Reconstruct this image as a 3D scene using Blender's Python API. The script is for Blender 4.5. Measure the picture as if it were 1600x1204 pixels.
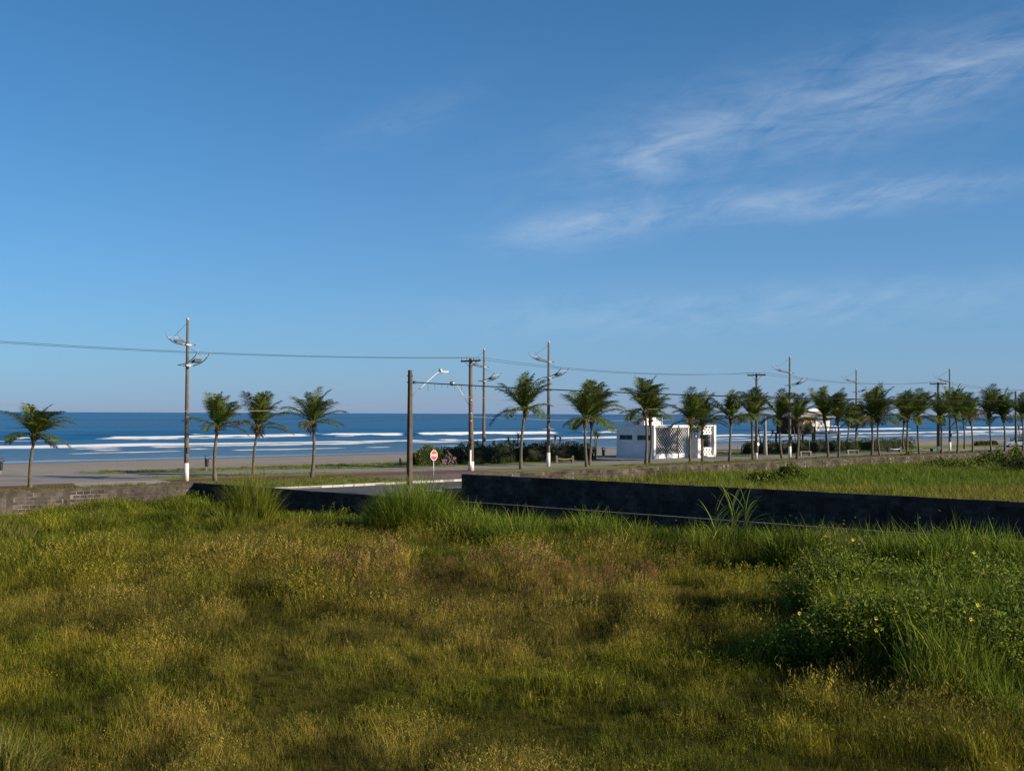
import bpy, math, random
import numpy as np
from mathutils import Vector, Matrix, Quaternion, Euler

R = math.radians
for o in list(bpy.data.objects):
    bpy.data.objects.remove(o)
scene = bpy.context.scene
COL = scene.collection

# ------------------------------------------------------------------ camera
F_PX, CAM_H, PITCH, ROLL = 2050.0, 5.2, math.atan(44.2 / 2050.0), 0.004
cam_data = bpy.data.cameras.new('camera')
cam_data.sensor_width = 36.0
cam_data.lens = F_PX / 1600.0 * 36.0
cam_data.clip_start = 0.1
cam_data.clip_end = 200000.0
cam = bpy.data.objects.new('camera', cam_data)
COL.objects.link(cam)
CAM_R = Matrix.Rotation(R(90) + PITCH, 3, 'X') @ Matrix.Rotation(ROLL, 3, 'Z')
cam.matrix_world = Matrix.Translation((0, 0, CAM_H)) @ CAM_R.to_4x4()
scene.camera = cam

# ------------------------------------------------------------------ sun, sky, exposure
SUN_EL = R(22.0)
SUN_DIR = Vector((0.93 * math.cos(SUN_EL), -0.37 * math.cos(SUN_EL), math.sin(SUN_EL))).normalized()
sun_data = bpy.data.lights.new('sun', 'SUN')
sun_data.energy = 5.0
sun_data.angle = R(0.5)
sun_data.color = (1.0, 0.83, 0.62)
sun = bpy.data.objects.new('sun', sun_data)
COL.objects.link(sun)
sun.rotation_euler = SUN_DIR.to_track_quat('Z', 'Y').to_euler()
sun.location = (60, -40, 60)

vs = scene.view_settings
vs.view_transform = 'Standard'
vs.look = 'None'
vs.gamma = 1.0
vs.exposure = 0.5
vs.use_curve_mapping = False
cy = scene.cycles
cy.denoising_prefilter = 'NONE'
cy.max_bounces = 5
cy.diffuse_bounces = 2
cy.glossy_bounces = 2
cy.transmission_bounces = 3

world = bpy.data.worlds.new('World')
scene.world = world
world.use_nodes = True
wt = world.node_tree
wn, wl = wt.nodes, wt.links
wn.clear()


def mnode(nt, op, a, b=None, c=None, clamp=False):
    n = nt.nodes.new('ShaderNodeMath')
    n.operation = op
    n.use_clamp = clamp
    for i, s in enumerate((a, b, c)):
        if s is None:
            continue
        if isinstance(s, (int, float)):
            n.inputs[i].default_value = s
        else:
            nt.links.new(s, n.inputs[i])
    return n.outputs[0]


def build_world():
    out = wn.new('ShaderNodeOutputWorld')
    bg = wn.new('ShaderNodeBackground')
    sky = wn.new('ShaderNodeTexSky')
    sky.sky_type = 'NISHITA'
    sky.sun_disc = False
    sky.sun_elevation = SUN_EL
    sky.sun_rotation = math.atan2(SUN_DIR.x, SUN_DIR.y)
    sky.altitude = 0.0
    sky.air_density = 0.75
    sky.dust_density = 0.55
    sky.ozone_density = 10.0
    bg.inputs['Strength'].default_value = 0.128
    tc = wn.new('ShaderNodeTexCoord')
    sep = wn.new('ShaderNodeSeparateXYZ')
    wl.new(tc.outputs['Generated'], sep.inputs[0])
    M = lambda op, a, b=None, c=None, clamp=False: mnode(wt, op, a, b, c, clamp)
    az = M('MULTIPLY', M('ARCTAN2', sep.outputs[0], sep.outputs[1]), 57.2958)
    el = M('MULTIPLY', M('ARCSINE', sep.outputs[2]), 57.2958)
    # cirrus: wispy streak texture, stretched along the wind
    def streak(rot, sx, sy, scale, detail, dist, seed):
        c, s = math.cos(R(rot)), math.sin(R(rot))
        a = M('ADD', M('MULTIPLY', az, c), M('MULTIPLY', el, s))
        b = M('SUBTRACT', M('MULTIPLY', el, c), M('MULTIPLY', az, s))
        cb = wn.new('ShaderNodeCombineXYZ')
        wl.new(M('MULTIPLY', a, sx), cb.inputs[0])
        wl.new(M('MULTIPLY', b, sy), cb.inputs[1])
        cb.inputs[2].default_value = seed
        n = wn.new('ShaderNodeTexNoise')
        n.inputs['Scale'].default_value = scale
        n.inputs['Detail'].default_value = detail
        n.inputs['Roughness'].default_value = 0.62
        n.inputs['Distortion'].default_value = dist
        wl.new(cb.outputs[0], n.inputs['Vector'])
        return n.outputs[0]
    st1 = streak(14, 0.22, 0.62, 1.0, 9, 1.2, 1.7)
    st2 = streak(4, 0.35, 1.9, 1.0, 7, 0.6, 6.1)
    tex = M('ADD', M('MULTIPLY', st1, 0.6), M('MULTIPLY', st2, 0.4))
    tex = M('MULTIPLY', M('SUBTRACT', tex, 0.36), 3.6, clamp=True)
    blobs = [(13.0, 12.8, 10.0, 2.1, 11, 0.34), (14.0, 9.1, 6.5, 0.70, 3, 0.50), (3.2, 8.1, 3.4, 0.8, 8, 0.50),
             (-4.4, 12.8, 3.4, 0.8, 22, 0.12), (11.0, 4.6, 13.0, 1.0, 2, 0.30), (6.2, 11.2, 3.2, 0.9, 14, 0.34),
             (20.0, 14.3, 5.5, 1.0, 12, 0.32)]
    tot = None
    for (a0, e0, ra, re, rot, st) in blobs:
        c, s = math.cos(R(rot)), math.sin(R(rot))
        p = M('MULTIPLY_ADD', az, c / ra, M('MULTIPLY_ADD', el, s / ra, -(a0 * c + e0 * s) / ra))
        q = M('MULTIPLY_ADD', az, -s / re, M('MULTIPLY_ADD', el, c / re, (a0 * s - e0 * c) / re))
        g = M('POWER', 0.3679, M('MULTIPLY_ADD', p, p, M('MULTIPLY', q, q)))
        tot = M('MULTIPLY', g, st) if tot is None else M('MULTIPLY_ADD', g, st, tot)
    # the same thin cirrus goes on, more evenly, round the rest of the sky
    away = M('MULTIPLY', M('SUBTRACT', M('MAXIMUM', M('ABSOLUTE', az), M('MULTIPLY', el, 1.5)), 27.0), 0.1, clamp=True)
    tot = M('MULTIPLY_ADD', away, 0.12, tot)
    fac = M('MULTIPLY', M('MULTIPLY', tot, tex), 0.66, clamp=True)
    mix = wn.new('ShaderNodeMix')
    mix.data_type = 'RGBA'
    wl.new(fac, mix.inputs[0])
    bal = wn.new('ShaderNodeMix')
    bal.data_type = 'RGBA'
    bal.blend_type = 'MULTIPLY'
    bal.inputs[0].default_value = 1.0
    wl.new(sky.outputs[0], bal.inputs[6])
    bal.inputs[7].default_value = (0.61, 0.85, 0.69, 1)
    # pale sea haze thickening towards the horizon, all the way round
    hz = wn.new('ShaderNodeMix')
    hz.data_type = 'RGBA'
    wl.new(M('MULTIPLY', M('POWER', 0.3679, M('MULTIPLY', M('MAXIMUM', el, 0.0), 1 / 7.0)), 0.47), hz.inputs[0])
    wl.new(bal.outputs[2], hz.inputs[6])
    hz.inputs[7].default_value = (2.15, 2.15, 3.8, 1)
    wl.new(hz.outputs[2], mix.inputs[6])
    mix.inputs[7].default_value = (4.0, 4.4, 4.9, 1)
    wl.new(mix.outputs[2], bg.inputs['Color'])
    wl.new(bg.outputs[0], out.inputs[0])


build_world()

# ------------------------------------------------------------------ geometry of the place
# street runs along U (towards the sea, to the left), the shore runs along V (to the right)
TH = R(46.0)
U = Vector((-math.sin(TH), math.cos(TH), 0))
V = Vector((math.cos(TH), math.sin(TH), 0))
C0 = Vector((-18.1, 75.1, 0))           # seaward street corner of the near lot


def W(u, v, z=0.0):
    p = C0 + U * u + V * v
    return Vector((p.x, p.y, z))


def uv_of(p):
    d = Vector((p[0], p[1], 0)) - C0
    return d.dot(U), d.dot(V)


def ray(px, py):
    return CAM_R @ Vector(((px - 800) / F_PX, -(py - 602) / F_PX, -1.0))


def G(px, py, z=0.0):
    d = ray(px, py)
    t = (z - CAM_H) / d.z
    return Vector((d.x * t, d.y * t, z))


def PU(px, u, z=0.0):
    """ground point in pixel column px on the line u = const"""
    d = ray(px, 646)
    k = Vector((d.x, d.y, 0))
    t = (u + C0.dot(U)) / k.dot(U)
    return Vector((k.x * t, k.y * t, z))


def zpix(p, py):
    """height at ground point p seen at pixel row py (roll taken at the column)"""
    px = 800 + p.x / p.y * F_PX
    d = ray(px, py)
    return CAM_H + d.z * (p.y / d.y)


# ------------------------------------------------------------------ numpy noise
def vnoise(x, y, seed):
    rs = np.random.RandomState(seed)
    tab = rs.rand(256, 256)
    xi, yi = np.floor(x).astype(int), np.floor(y).astype(int)
    fx, fy = x - xi, y - yi
    fx, fy = fx * fx * (3 - 2 * fx), fy * fy * (3 - 2 * fy)
    a, b = tab[xi & 255, yi & 255], tab[(xi + 1) & 255, yi & 255]
    c, d = tab[xi & 255, (yi + 1) & 255], tab[(xi + 1) & 255, (yi + 1) & 255]
    return (a * (1 - fx) + b * fx) * (1 - fy) + (c * (1 - fx) + d * fx) * fy


def fbm(x, y, seed, octs=4):
    s, a, t = 0, 1.0, 0
    for i in range(octs):
        s = s + a * vnoise(x * 2 ** i + 17.3 * i, y * 2 ** i + 9.1 * i, seed + i)
        t += a
        a *= 0.5
    return s / t


# ------------------------------------------------------------------ materials
def new_mat(name):
    m = bpy.data.materials.new(name)
    m.use_nodes = True
    nt = m.node_tree
    return m, nt, nt.nodes['Principled BSDF']


def setin(b, **kw):
    names = dict(rough='Roughness', metal='Metallic', spec='Specular IOR Level')
    for k, v in kw.items():
        b.inputs[names[k]].default_value = v


def ramp(nt, fac, stops):
    r = nt.nodes.new('ShaderNodeValToRGB')
    e = r.color_ramp.elements
    while len(e) < len(stops):
        e.new(0.5)
    for i, (p, c) in enumerate(stops):
        e[i].position = p
        e[i].color = (*c, 1) if len(c) == 3 else c
    nt.links.new(fac, r.inputs[0])
    return r.outputs[0]


def noise(nt, scale, detail=6, rough=0.6, vec=None, dist=0.0):
    n = nt.nodes.new('ShaderNodeTexNoise')
    n.inputs['Scale'].default_value = scale
    n.inputs['Detail'].default_value = detail
    n.inputs['Roughness'].default_value = rough
    n.inputs['Distortion'].default_value = dist
    if vec is None:
        t = nt.nodes.new('ShaderNodeNewGeometry')
        vec = t.outputs['Position']
    nt.links.new(vec, n.inputs['Vector'])
    return n.outputs[0]


def mixc(nt, fac, a, b, typ='MIX'):
    n = nt.nodes.new('ShaderNodeMix')
    n.data_type = 'RGBA'
    n.blend_type = typ
    for s, i in ((fac, 0), (a, 6), (b, 7)):
        if isinstance(s, (int, float)):
            n.inputs[i].default_value = s
        elif isinstance(s, tuple):
            n.inputs[i].default_value = (*s, 1)
        else:
            nt.links.new(s, n.inputs[i])
    return n.outputs[2]


def bump(nt, b, h, strength=0.4, dist=0.05):
    n = nt.nodes.new('ShaderNodeBump')
    n.inputs['Strength'].default_value = strength
    n.inputs['Distance'].default_value = dist
    nt.links.new(h, n.inputs['Height'])
    nt.links.new(n.outputs[0], b.inputs['Normal'])


def mat_noise(name, c1, c2, scale, rough=0.85, c3=None, bmp=0.3, bdist=0.02, spec=0.3, fine=None):
    m, nt, b = new_mat(name)
    n = noise(nt, scale)
    stops = [(0.32, c1), (0.68, c2)] if c3 is None else [(0.28, c1), (0.5, c2), (0.74, c3)]
    col = ramp(nt, n, stops)
    n2 = noise(nt, fine or scale * 9, 4)
    col = mixc(nt, 0.35, col, ramp(nt, n2, [(0.3, (0.35,) * 3), (0.7, (1.0,) * 3)]), 'MULTIPLY')
    nt.links.new(col, b.inputs['Base Color'])
    setin(b, rough=rough, spec=spec)
    if bmp:
        bump(nt, b, n2, bmp, bdist)
    return m


def mat_plain(name, c, rough=0.5, metal=0.0, spec=0.5, var=0.15, scale=6.0):
    m, nt, b = new_mat(name)
    n = noise(nt, scale, 5)
    lo = tuple(x * (1 - var) for x in c)
    hi = tuple(min(1, x * (1 + var * 0.6)) for x in c)
    nt.links.new(ramp(nt, n, [(0.3, lo), (0.7, hi)]), b.inputs['Base Color'])
    setin(b, rough=rough, metal=metal, spec=spec)
    return m


def mat_leaf(name, stops, scale=1.2, trans=0.35, tint=False, rough=0.55):
    """foliage: diffuse + translucent, colour by place or by the tint carried by each tuft"""
    m, nt, b = new_mat(name)
    if tint:
        a = nt.nodes.new('ShaderNodeAttribute')
        a.attribute_type = 'INSTANCER'
        a.attribute_name = 'tint'
        oi = nt.nodes.new('ShaderNodeNewGeometry')
        col = mixc(nt, 1.0, a.outputs['Color'], ramp(nt, oi.outputs['Random Per Island'],
                   [(0.0, (0.30, 0.36, 0.3)), (0.35, (0.75, 0.8, 0.7)), (0.7, (1.05, 1.04, 1.0)), (1.0, (1.6, 1.45, 1.35))]), 'MULTIPLY')
    else:
        n = noise(nt, scale, 4)
        g = nt.nodes.new('ShaderNodeNewGeometry')
        col = ramp(nt, n, stops)
        col = mixc(nt, 1.0, col, ramp(nt, g.outputs['Random Per Island'],
                   [(0.0, (0.6, 0.62, 0.55)), (0.6, (1.0, 1.0, 1.0)), (1.0, (1.5, 1.4, 1.1))]), 'MULTIPLY')
    nt.links.new(col, b.inputs['Base Color'])
    setin(b, rough=rough, spec=0.10)
    t = nt.nodes.new('ShaderNodeBsdfTranslucent')
    nt.links.new(col, t.inputs['Color'])
    ms = nt.nodes.new('ShaderNodeMixShader')
    ms.inputs[0].default_value = trans
    nt.links.new(b.outputs[0], ms.inputs[1])
    nt.links.new(t.outputs[0], ms.inputs[2])
    nt.links.new(ms.outputs[0], nt.nodes['Material Output'].inputs[0])
    return m


MAT = {}
MAT['soil'] = mat_noise('soil', (0.040, 0.038, 0.009), (0.070, 0.062, 0.014), 0.6, 1.0, (0.095, 0.078, 0.020), 0.6, 0.05, spec=0.0)
MAT['asphalt'] = mat_noise('asphalt', (0.060, 0.060, 0.064), (0.085, 0.084, 0.086), 0.25, 0.85, (0.105, 0.102, 0.1), 0.3, 0.01, fine=22)
MAT['kerb_white'] = mat_noise('kerb_paint', (0.34, 0.33, 0.30), (0.60, 0.58, 0.54), 0.6, 0.8, None, 0.2)
MAT['kerb_worn'] = mat_noise('kerb_worn', (0.16, 0.15, 0.14), (0.34, 0.32, 0.29), 1.0, 0.9, None, 0.2)
MAT['lawn'] = mat_noise('lawn', (0.11, 0.155, 0.016), (0.17, 0.205, 0.026), 0.35, 0.9, (0.23, 0.215, 0.05), 0.7, 0.04, fine=9)
MAT['red_path'] = mat_noise('red_path', (0.13, 0.045, 0.038), (0.175, 0.062, 0.050), 0.5, 0.85, (0.15, 0.075, 0.06), 0.2, 0.01, fine=6)
MAT['stone_path'] = mat_noise('stone_path', (0.17, 0.155, 0.145), (0.26, 0.24, 0.22), 0.22, 0.9, (0.31, 0.28, 0.25), 0.3, 0.02, fine=5)
MAT['cross_white'] = mat_noise('crossing_paint', (0.34, 0.30, 0.29), (0.46, 0.42, 0.40), 1.0, 0.85, None, 0.15)
MAT['sidewalk'] = mat_noise('sidewalk', (0.16, 0.15, 0.14), (0.24, 0.22, 0.20), 0.5, 0.9, None, 0.3)
MAT['concrete'] = mat_noise('concrete', (0.10, 0.092, 0.08), (0.17, 0.155, 0.135), 1.4, 0.9, (0.22, 0.20, 0.175), 0.3, 0.01)
MAT['pole_concrete'] = mat_noise('pole_concrete', (0.115, 0.095, 0.075), (0.165, 0.135, 0.105), 2.5, 0.9, (0.20, 0.165, 0.13), 0.25, 0.01)
MAT['pole_brown'] = mat_noise('pole_brown', (0.075, 0.052, 0.036), (0.115, 0.083, 0.058), 2.2, 0.9, (0.14, 0.105, 0.075), 0.25, 0.01)
MAT['white_paint'] = mat_noise('white_paint', (0.62, 0.61, 0.58), (0.80, 0.79, 0.77), 1.6, 0.6, None, 0.1, fine=6)
MAT['white_wall'] = mat_noise('white_wall', (0.60, 0.60, 0.585), (0.80, 0.80, 0.79), 0.45, 0.75, (0.84, 0.84, 0.83), 0.08, fine=3)
MAT['grey_metal'] = mat_plain('grey_metal', (0.32, 0.33, 0.34), 0.45, 0.6)
MAT['white_metal'] = mat_plain('white_metal', (0.42, 0.43, 0.44), 0.45, 0.1)
MAT['dark_metal'] = mat_plain('dark_metal', (0.035, 0.037, 0.04), 0.5, 0.3)
MAT['lamp_glass'] = mat_plain('lamp_glass', (0.55, 0.58, 0.6), 0.15)
MAT['insulator'] = mat_plain('insulator', (0.28, 0.25, 0.22), 0.3)
MAT['cable'] = mat_plain('cable', (0.018, 0.02, 0.023), 0.6)
MAT['cable_pale'] = mat_plain('cable_pale', (0.26, 0.22, 0.20), 0.6)
MAT['sign_red'] = mat_plain('sign_red', (0.62, 0.055, 0.06), 0.5, var=0.05)
MAT['sign_white'] = mat_plain('sign_white', (0.78, 0.78, 0.76), 0.5, var=0.05)
MAT['sign_back'] = mat_plain('sign_back', (0.30, 0.31, 0.32), 0.5, 0.4)
MAT['glass_dark'] = mat_plain('glass_dark', (0.015, 0.02, 0.025), 0.08)
MAT['void'] = mat_plain('dark_interior', (0.012, 0.013, 0.016), 0.9)  # near-black: paints the shade inside openings, also used for sign letters
MAT['bin'] = mat_plain('bin_plastic', (0.03, 0.035, 0.04), 0.5)
MAT['rubber'] = mat_plain('rubber', (0.015, 0.015, 0.016), 0.8)
MAT['skin'] = mat_plain('skin', (0.16, 0.085, 0.05), 0.6, var=0.08)
MAT['dark_cloth'] = mat_plain('dark_cloth', (0.018, 0.018, 0.022), 0.9)
MAT['navy_cloth'] = mat_plain('navy_cloth', (0.03, 0.04, 0.07), 0.9)
MAT['hair'] = mat_plain('hair', (0.012, 0.010, 0.009), 0.7)
MAT['bike_blue'] = mat_plain('bike_paint', (0.28, 0.36, 0.48), 0.35)
MAT['bike_red'] = mat_plain('bike_bag', (0.22, 0.04, 0.035), 0.7)
MAT['bench_pink'] = mat_noise('bench_granilite', (0.30, 0.20, 0.17), (0.40, 0.29, 0.25), 2.0, 0.8, None, 0.2)
MAT['bench_pale'] = mat_noise('bench_concrete', (0.30, 0.28, 0.24), (0.42, 0.39, 0.34), 2.0, 0.8, None, 0.2)
MAT['orange_paint'] = mat_plain('orange_red_paint', (0.50, 0.085, 0.045), 0.5)
MAT['dark_wood'] = mat_noise('dark_wood', (0.022, 0.020, 0.019), (0.045, 0.040, 0.036), 2.0, 0.8, None, 0.2)
MAT['thatch'] = mat_noise('thatch', (0.20, 0.19, 0.175), (0.34, 0.32, 0.30), 2.0, 0.95, None, 0.5)
MAT['car_paint'] = mat_plain('car_paint', (0.42, 0.47, 0.54), 0.2, 0.3, var=0.03)
MAT['trunk'] = mat_noise('palm_trunk', (0.075, 0.064, 0.048), (0.125, 0.108, 0.082), 3.0, 0.95, (0.18, 0.158, 0.122), 0.6, 0.03, fine=14)
MAT['sheath'] = mat_noise('palm_sheath', (0.06, 0.035, 0.02), (0.13, 0.075, 0.038), 6.0, 0.95, (0.2, 0.11, 0.05), 0.6, 0.03)
MAT['stem'] = mat_noise('stem', (0.075, 0.06, 0.04), (0.12, 0.10, 0.07), 4.0, 0.95)
MAT['palm_leaf'] = mat_leaf('palm_leaf', [(0.25, (0.058, 0.092, 0.020)), (0.55, (0.102, 0.136, 0.027)), (0.8, (0.185, 0.19, 0.045))], 0.9, 0.22)
MAT['palm_leaf_dry'] = mat_leaf('palm_leaf_yellow', [(0.3, (0.10, 0.095, 0.022)), (0.7, (0.17, 0.14, 0.05))], 2.0, 0.25)
MAT['hedge_light'] = mat_leaf('hedge_light', [(0.3, (0.085, 0.125, 0.016)), (0.6, (0.15, 0.18, 0.022)), (0.85, (0.24, 0.23, 0.03))], 1.2, 0.3)
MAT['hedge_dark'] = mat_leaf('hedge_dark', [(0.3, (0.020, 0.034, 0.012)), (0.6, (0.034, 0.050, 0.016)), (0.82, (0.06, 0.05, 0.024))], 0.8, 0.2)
MAT['hedge_red'] = mat_leaf('hedge_red', [(0.3, (0.04, 0.030, 0.018)), (0.55, (0.05, 0.06, 0.02)), (0.8, (0.13, 0.05, 0.035))], 1.4, 0.2)
MAT['clump_green'] = mat_leaf('clump_green', [(0.3, (0.070, 0.120, 0.014)), (0.6, (0.115, 0.170, 0.020)), (0.85, (0.19, 0.20, 0.04))], 1.3, 0.35)
MAT['clump_olive'] = mat_leaf('clump_olive', [(0.3, (0.12, 0.145, 0.018)), (0.6, (0.18, 0.185, 0.026)), (0.85, (0.25, 0.22, 0.06))], 1.3, 0.35)
MAT['clump_bright'] = mat_leaf('clump_bright', [(0.3, (0.100, 0.165, 0.016)), (0.6, (0.155, 0.225, 0.024)), (0.85, (0.24, 0.25, 0.05))], 1.3, 0.4)
MAT['cane_leaf'] = mat_leaf('cane_leaf', [(0.3, (0.11, 0.18, 0.022)), (0.7, (0.19, 0.24, 0.04))], 1.5, 0.35)
MAT['cane_stalk'] = mat_noise('cane_stalk', (0.16, 0.13, 0.06), (0.24, 0.20, 0.10), 3.0, 0.8)
MAT['weed_leaf'] = mat_leaf('weed_leaf', [(0.3, (0.125, 0.200, 0.022)), (0.6, (0.200, 0.275, 0.032)), (0.85, (0.32, 0.33, 0.06))], 1.0, 0.42)
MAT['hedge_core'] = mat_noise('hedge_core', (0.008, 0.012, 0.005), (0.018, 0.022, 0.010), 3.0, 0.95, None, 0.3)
MAT['green_stem'] = mat_noise('green_stem', (0.05, 0.06, 0.02), (0.09, 0.09, 0.03), 4.0, 0.9)
MAT['flower_yellow'] = mat_plain('flower_yellow', (0.72, 0.52, 0.03), 0.6)
MAT['grass_tint'] = mat_leaf('grass_tint', None, trans=0.35, tint=True)
MAT['block'] = None


def mat_block(name, dark, mid, light, streak=True):
    m, nt, b = new_mat(name)
    oi = nt.nodes.new('ShaderNodeObjectInfo')
    n = noise(nt, 0.9, 7, 0.65)
    col = ramp(nt, n, [(0.30, dark), (0.52, mid), (0.78, light)])
    n2 = noise(nt, 14, 5)
    col = mixc(nt, 0.5, col, ramp(nt, n2, [(0.3, (0.4,) * 3), (0.7, (1.0,) * 3)]), 'MULTIPLY')
    g = nt.nodes.new('ShaderNodeNewGeometry')
    rnd = mnode(nt, 'FRACT', mnode(nt, 'ADD', oi.outputs['Random'], g.outputs['Random Per Island']))
    col = mixc(nt, 1.0, col, ramp(nt, rnd, [(0.0, (0.62,) * 3), (0.7, (1.0,) * 3), (1.0, (1.5, 1.45, 1.4))]), 'MULTIPLY')
    nt.links.new(col, b.inputs['Base Color'])
    setin(b, rough=0.95, spec=0.2)
    bump(nt, b, n2, 0.4, 0.01)
    return m


MAT['block'] = mat_block('weathered_block', (0.034, 0.030, 0.025), (0.080, 0.070, 0.058), (0.17, 0.15, 0.13))
MAT['block_far'] = mat_block('weathered_block_far', (0.030, 0.024, 0.020), (0.070, 0.056, 0.047), (0.17, 0.145, 0.13))
MAT['block_black'] = mat_block('mouldy_shaded_block', (0.020, 0.018, 0.016), (0.045, 0.041, 0.037), (0.10, 0.093, 0.085))  # black mould, with the walls' deep shade also put into the colour
MAT['mortar'] = mat_noise('mortar', (0.045, 0.041, 0.036), (0.11, 0.103, 0.094), 0.7, 0.95, (0.42, 0.41, 0.39), 0.3, 0.01, fine=5)
MAT['mortar_far'] = mat_noise('mortar_far', (0.04, 0.034, 0.03), (0.09, 0.078, 0.07), 0.9, 0.95, (0.34, 0.31, 0.29), 0.3, 0.01, fine=5)
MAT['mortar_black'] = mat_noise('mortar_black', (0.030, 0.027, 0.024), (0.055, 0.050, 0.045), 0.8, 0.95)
MAT['cap_dark'] = mat_noise('wall_cap', (0.035, 0.029, 0.023), (0.070, 0.060, 0.048), 1.6, 0.95, (0.12, 0.10, 0.08), 0.4, 0.02)
MAT['lit_edge'] = mat_noise('wall_lit_edge', (0.05, 0.045, 0.04), (0.20, 0.18, 0.16), 0.5, 0.95, None, 0.3)  # lighter tone that paints the sunlit top edge of the near wall


def mat_brick_paving():
    m, nt, b = new_mat('brick_paving')
    n = noise(nt, 0.5, 6)
    c = ramp(nt, n, [(0.3, (0.14, 0.105, 0.09)), (0.55, (0.20, 0.155, 0.135)), (0.8, (0.27, 0.225, 0.20))])
    g = nt.nodes.new('ShaderNodeNewGeometry')
    mp = nt.nodes.new('ShaderNodeMapping')
    mp.inputs['Rotation'].default_value = (0, 0, -TH)
    nt.links.new(g.outputs['Position'], mp.inputs[0])
    br = nt.nodes.new('ShaderNodeTexBrick')
    br.inputs['Scale'].default_value = 2.0
    br.inputs['Color1'].default_value = (1, 1, 1, 1)
    br.inputs['Color2'].default_value = (0.62, 0.6, 0.6, 1)
    br.inputs['Mortar'].default_value = (0.5, 0.5, 0.5, 1)
    nt.links.new(mp.outputs[0], br.inputs[0])
    nt.links.new(mixc(nt, 0.8, c, br.outputs[0], 'MULTIPLY'), b.inputs['Base Color'])
    setin(b, rough=0.9, spec=0.2)
    return m


MAT['brick_paving'] = mat_brick_paving()


def mat_sand():
    m, nt, b = new_mat('beach_sand')
    g = nt.nodes.new('ShaderNodeNewGeometry')
    sp = nt.nodes.new('ShaderNodeSeparateXYZ')
    nt.links.new(g.outputs['Position'], sp.inputs[0])
    n = noise(nt, 0.05, 6)
    dry = ramp(nt, n, [(0.3, (0.250, 0.208, 0.165)), (0.7, (0.325, 0.272, 0.220))])
    n2 = noise(nt, 1.5, 5)
    dry = mixc(nt, 0.45, dry, ramp(nt, noise(nt, 0.22, 6, 0.65), [(0.35, (0.62,) * 3), (0.6, (1.08,) * 3)]), 'MULTIPLY')
    dry = mixc(nt, 0.3, dry, ramp(nt, n2, [(0.3, (0.5,) * 3), (0.7, (1,) * 3)]), 'MULTIPLY')
    h = mnode(nt, 'ADD', sp.outputs[2], mnode(nt, 'MULTIPLY', noise(nt, 0.03, 4), 0.5))
    wet = nt.nodes.new('ShaderNodeMapRange')
    nt.links.new(h, wet.inputs[0])
    wet.inputs[1].default_value = -1.25
    wet.inputs[2].default_value = -1.62
    wet.clamp = True
    nt.links.new(mixc(nt, wet.outputs[0], dry, (0.105, 0.092, 0.080)), b.inputs['Base Color'])
    r = nt.nodes.new('ShaderNodeMapRange')
    nt.links.new(wet.outputs[0], r.inputs[0])
    r.inputs[3].default_value = 0.9
    r.inputs[4].default_value = 0.16
    nt.links.new(r.outputs[0], b.inputs['Roughness'])
    bump(nt, b, n2, 0.25, 0.03)
    return m


MAT['sand'] = mat_sand()


def mat_sea():
    m, nt, b = new_mat('sea_water')
    g = nt.nodes.new('ShaderNodeNewGeometry')
    mp = nt.nodes.new('ShaderNodeMapping')
    mp.inputs['Rotation'].default_value = (0, 0, -TH)
    nt.links.new(g.outputs['Position'], mp.inputs[0])
    mp2 = nt.nodes.new('ShaderNodeMapping')
    mp2.inputs['Scale'].default_value = (0.22, 1.0, 1.0)
    nt.links.new(mp.outputs[0], mp2.inputs[0])
    v = mp2.outputs[0]
    chop = noise(nt, 0.22, 8, 0.62, v)
    swell = noise(nt, 0.035, 5, 0.55, v)
    broad = noise(nt, 0.006, 4, 0.5, v)
    att = nt.nodes.new('ShaderNodeAttribute')
    att.attribute_name = 'foam'
    sh = nt.nodes.new('ShaderNodeAttribute')
    sh.attribute_name = 'shallow'
    deep = ramp(nt, broad, [(0.3, (0.003, 0.066, 0.165)), (0.7, (0.007, 0.090, 0.205))])
    shal = ramp(nt, swell, [(0.3, (0.060, 0.110, 0.155)), (0.7, (0.095, 0.15, 0.195))])
    deep = mixc(nt, 1.0, deep, ramp(nt, chop, [(0.36, (0.62, 0.66, 0.72)), (0.64, (1.35, 1.3, 1.25))]), 'MULTIPLY')
    col = mixc(nt, sh.outputs['Fac'], deep, shal)
    fn = noise(nt, 0.55, 8, 0.7, v)
    fsum = mnode(nt, 'ADD', att.outputs['Fac'], mnode(nt, 'MULTIPLY', mnode(nt, 'SUBTRACT', fn, 0.5), 1.9))
    mr = nt.nodes.new('ShaderNodeMapRange')
    nt.links.new(fsum, mr.inputs[0])
    mr.inputs[1].default_value = 0.34
    mr.inputs[2].default_value = 0.80
    mr.clamp = True
    foam = mr.outputs[0]
    nt.links.new(mixc(nt, foam, col, (0.70, 0.72, 0.74)), b.inputs['Base Color'])
    r = nt.nodes.new('ShaderNodeMapRange')
    nt.links.new(foam, r.inputs[0])
    r.inputs[3].default_value = 0.30
    r.inputs[4].default_value = 0.9
    nt.links.new(r.outputs[0], b.inputs['Roughness'])
    b.inputs['IOR'].default_value = 1.33
    b.inputs['Specular IOR Level'].default_value = 0.16
    h = mnode(nt, 'ADD', mnode(nt, 'MULTIPLY', chop, 0.5), mnode(nt, 'MULTIPLY', swell, 2.2))
    bump(nt, b, h, 0.55, 1.0)
    return m


MAT['sea'] = mat_sea()


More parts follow.
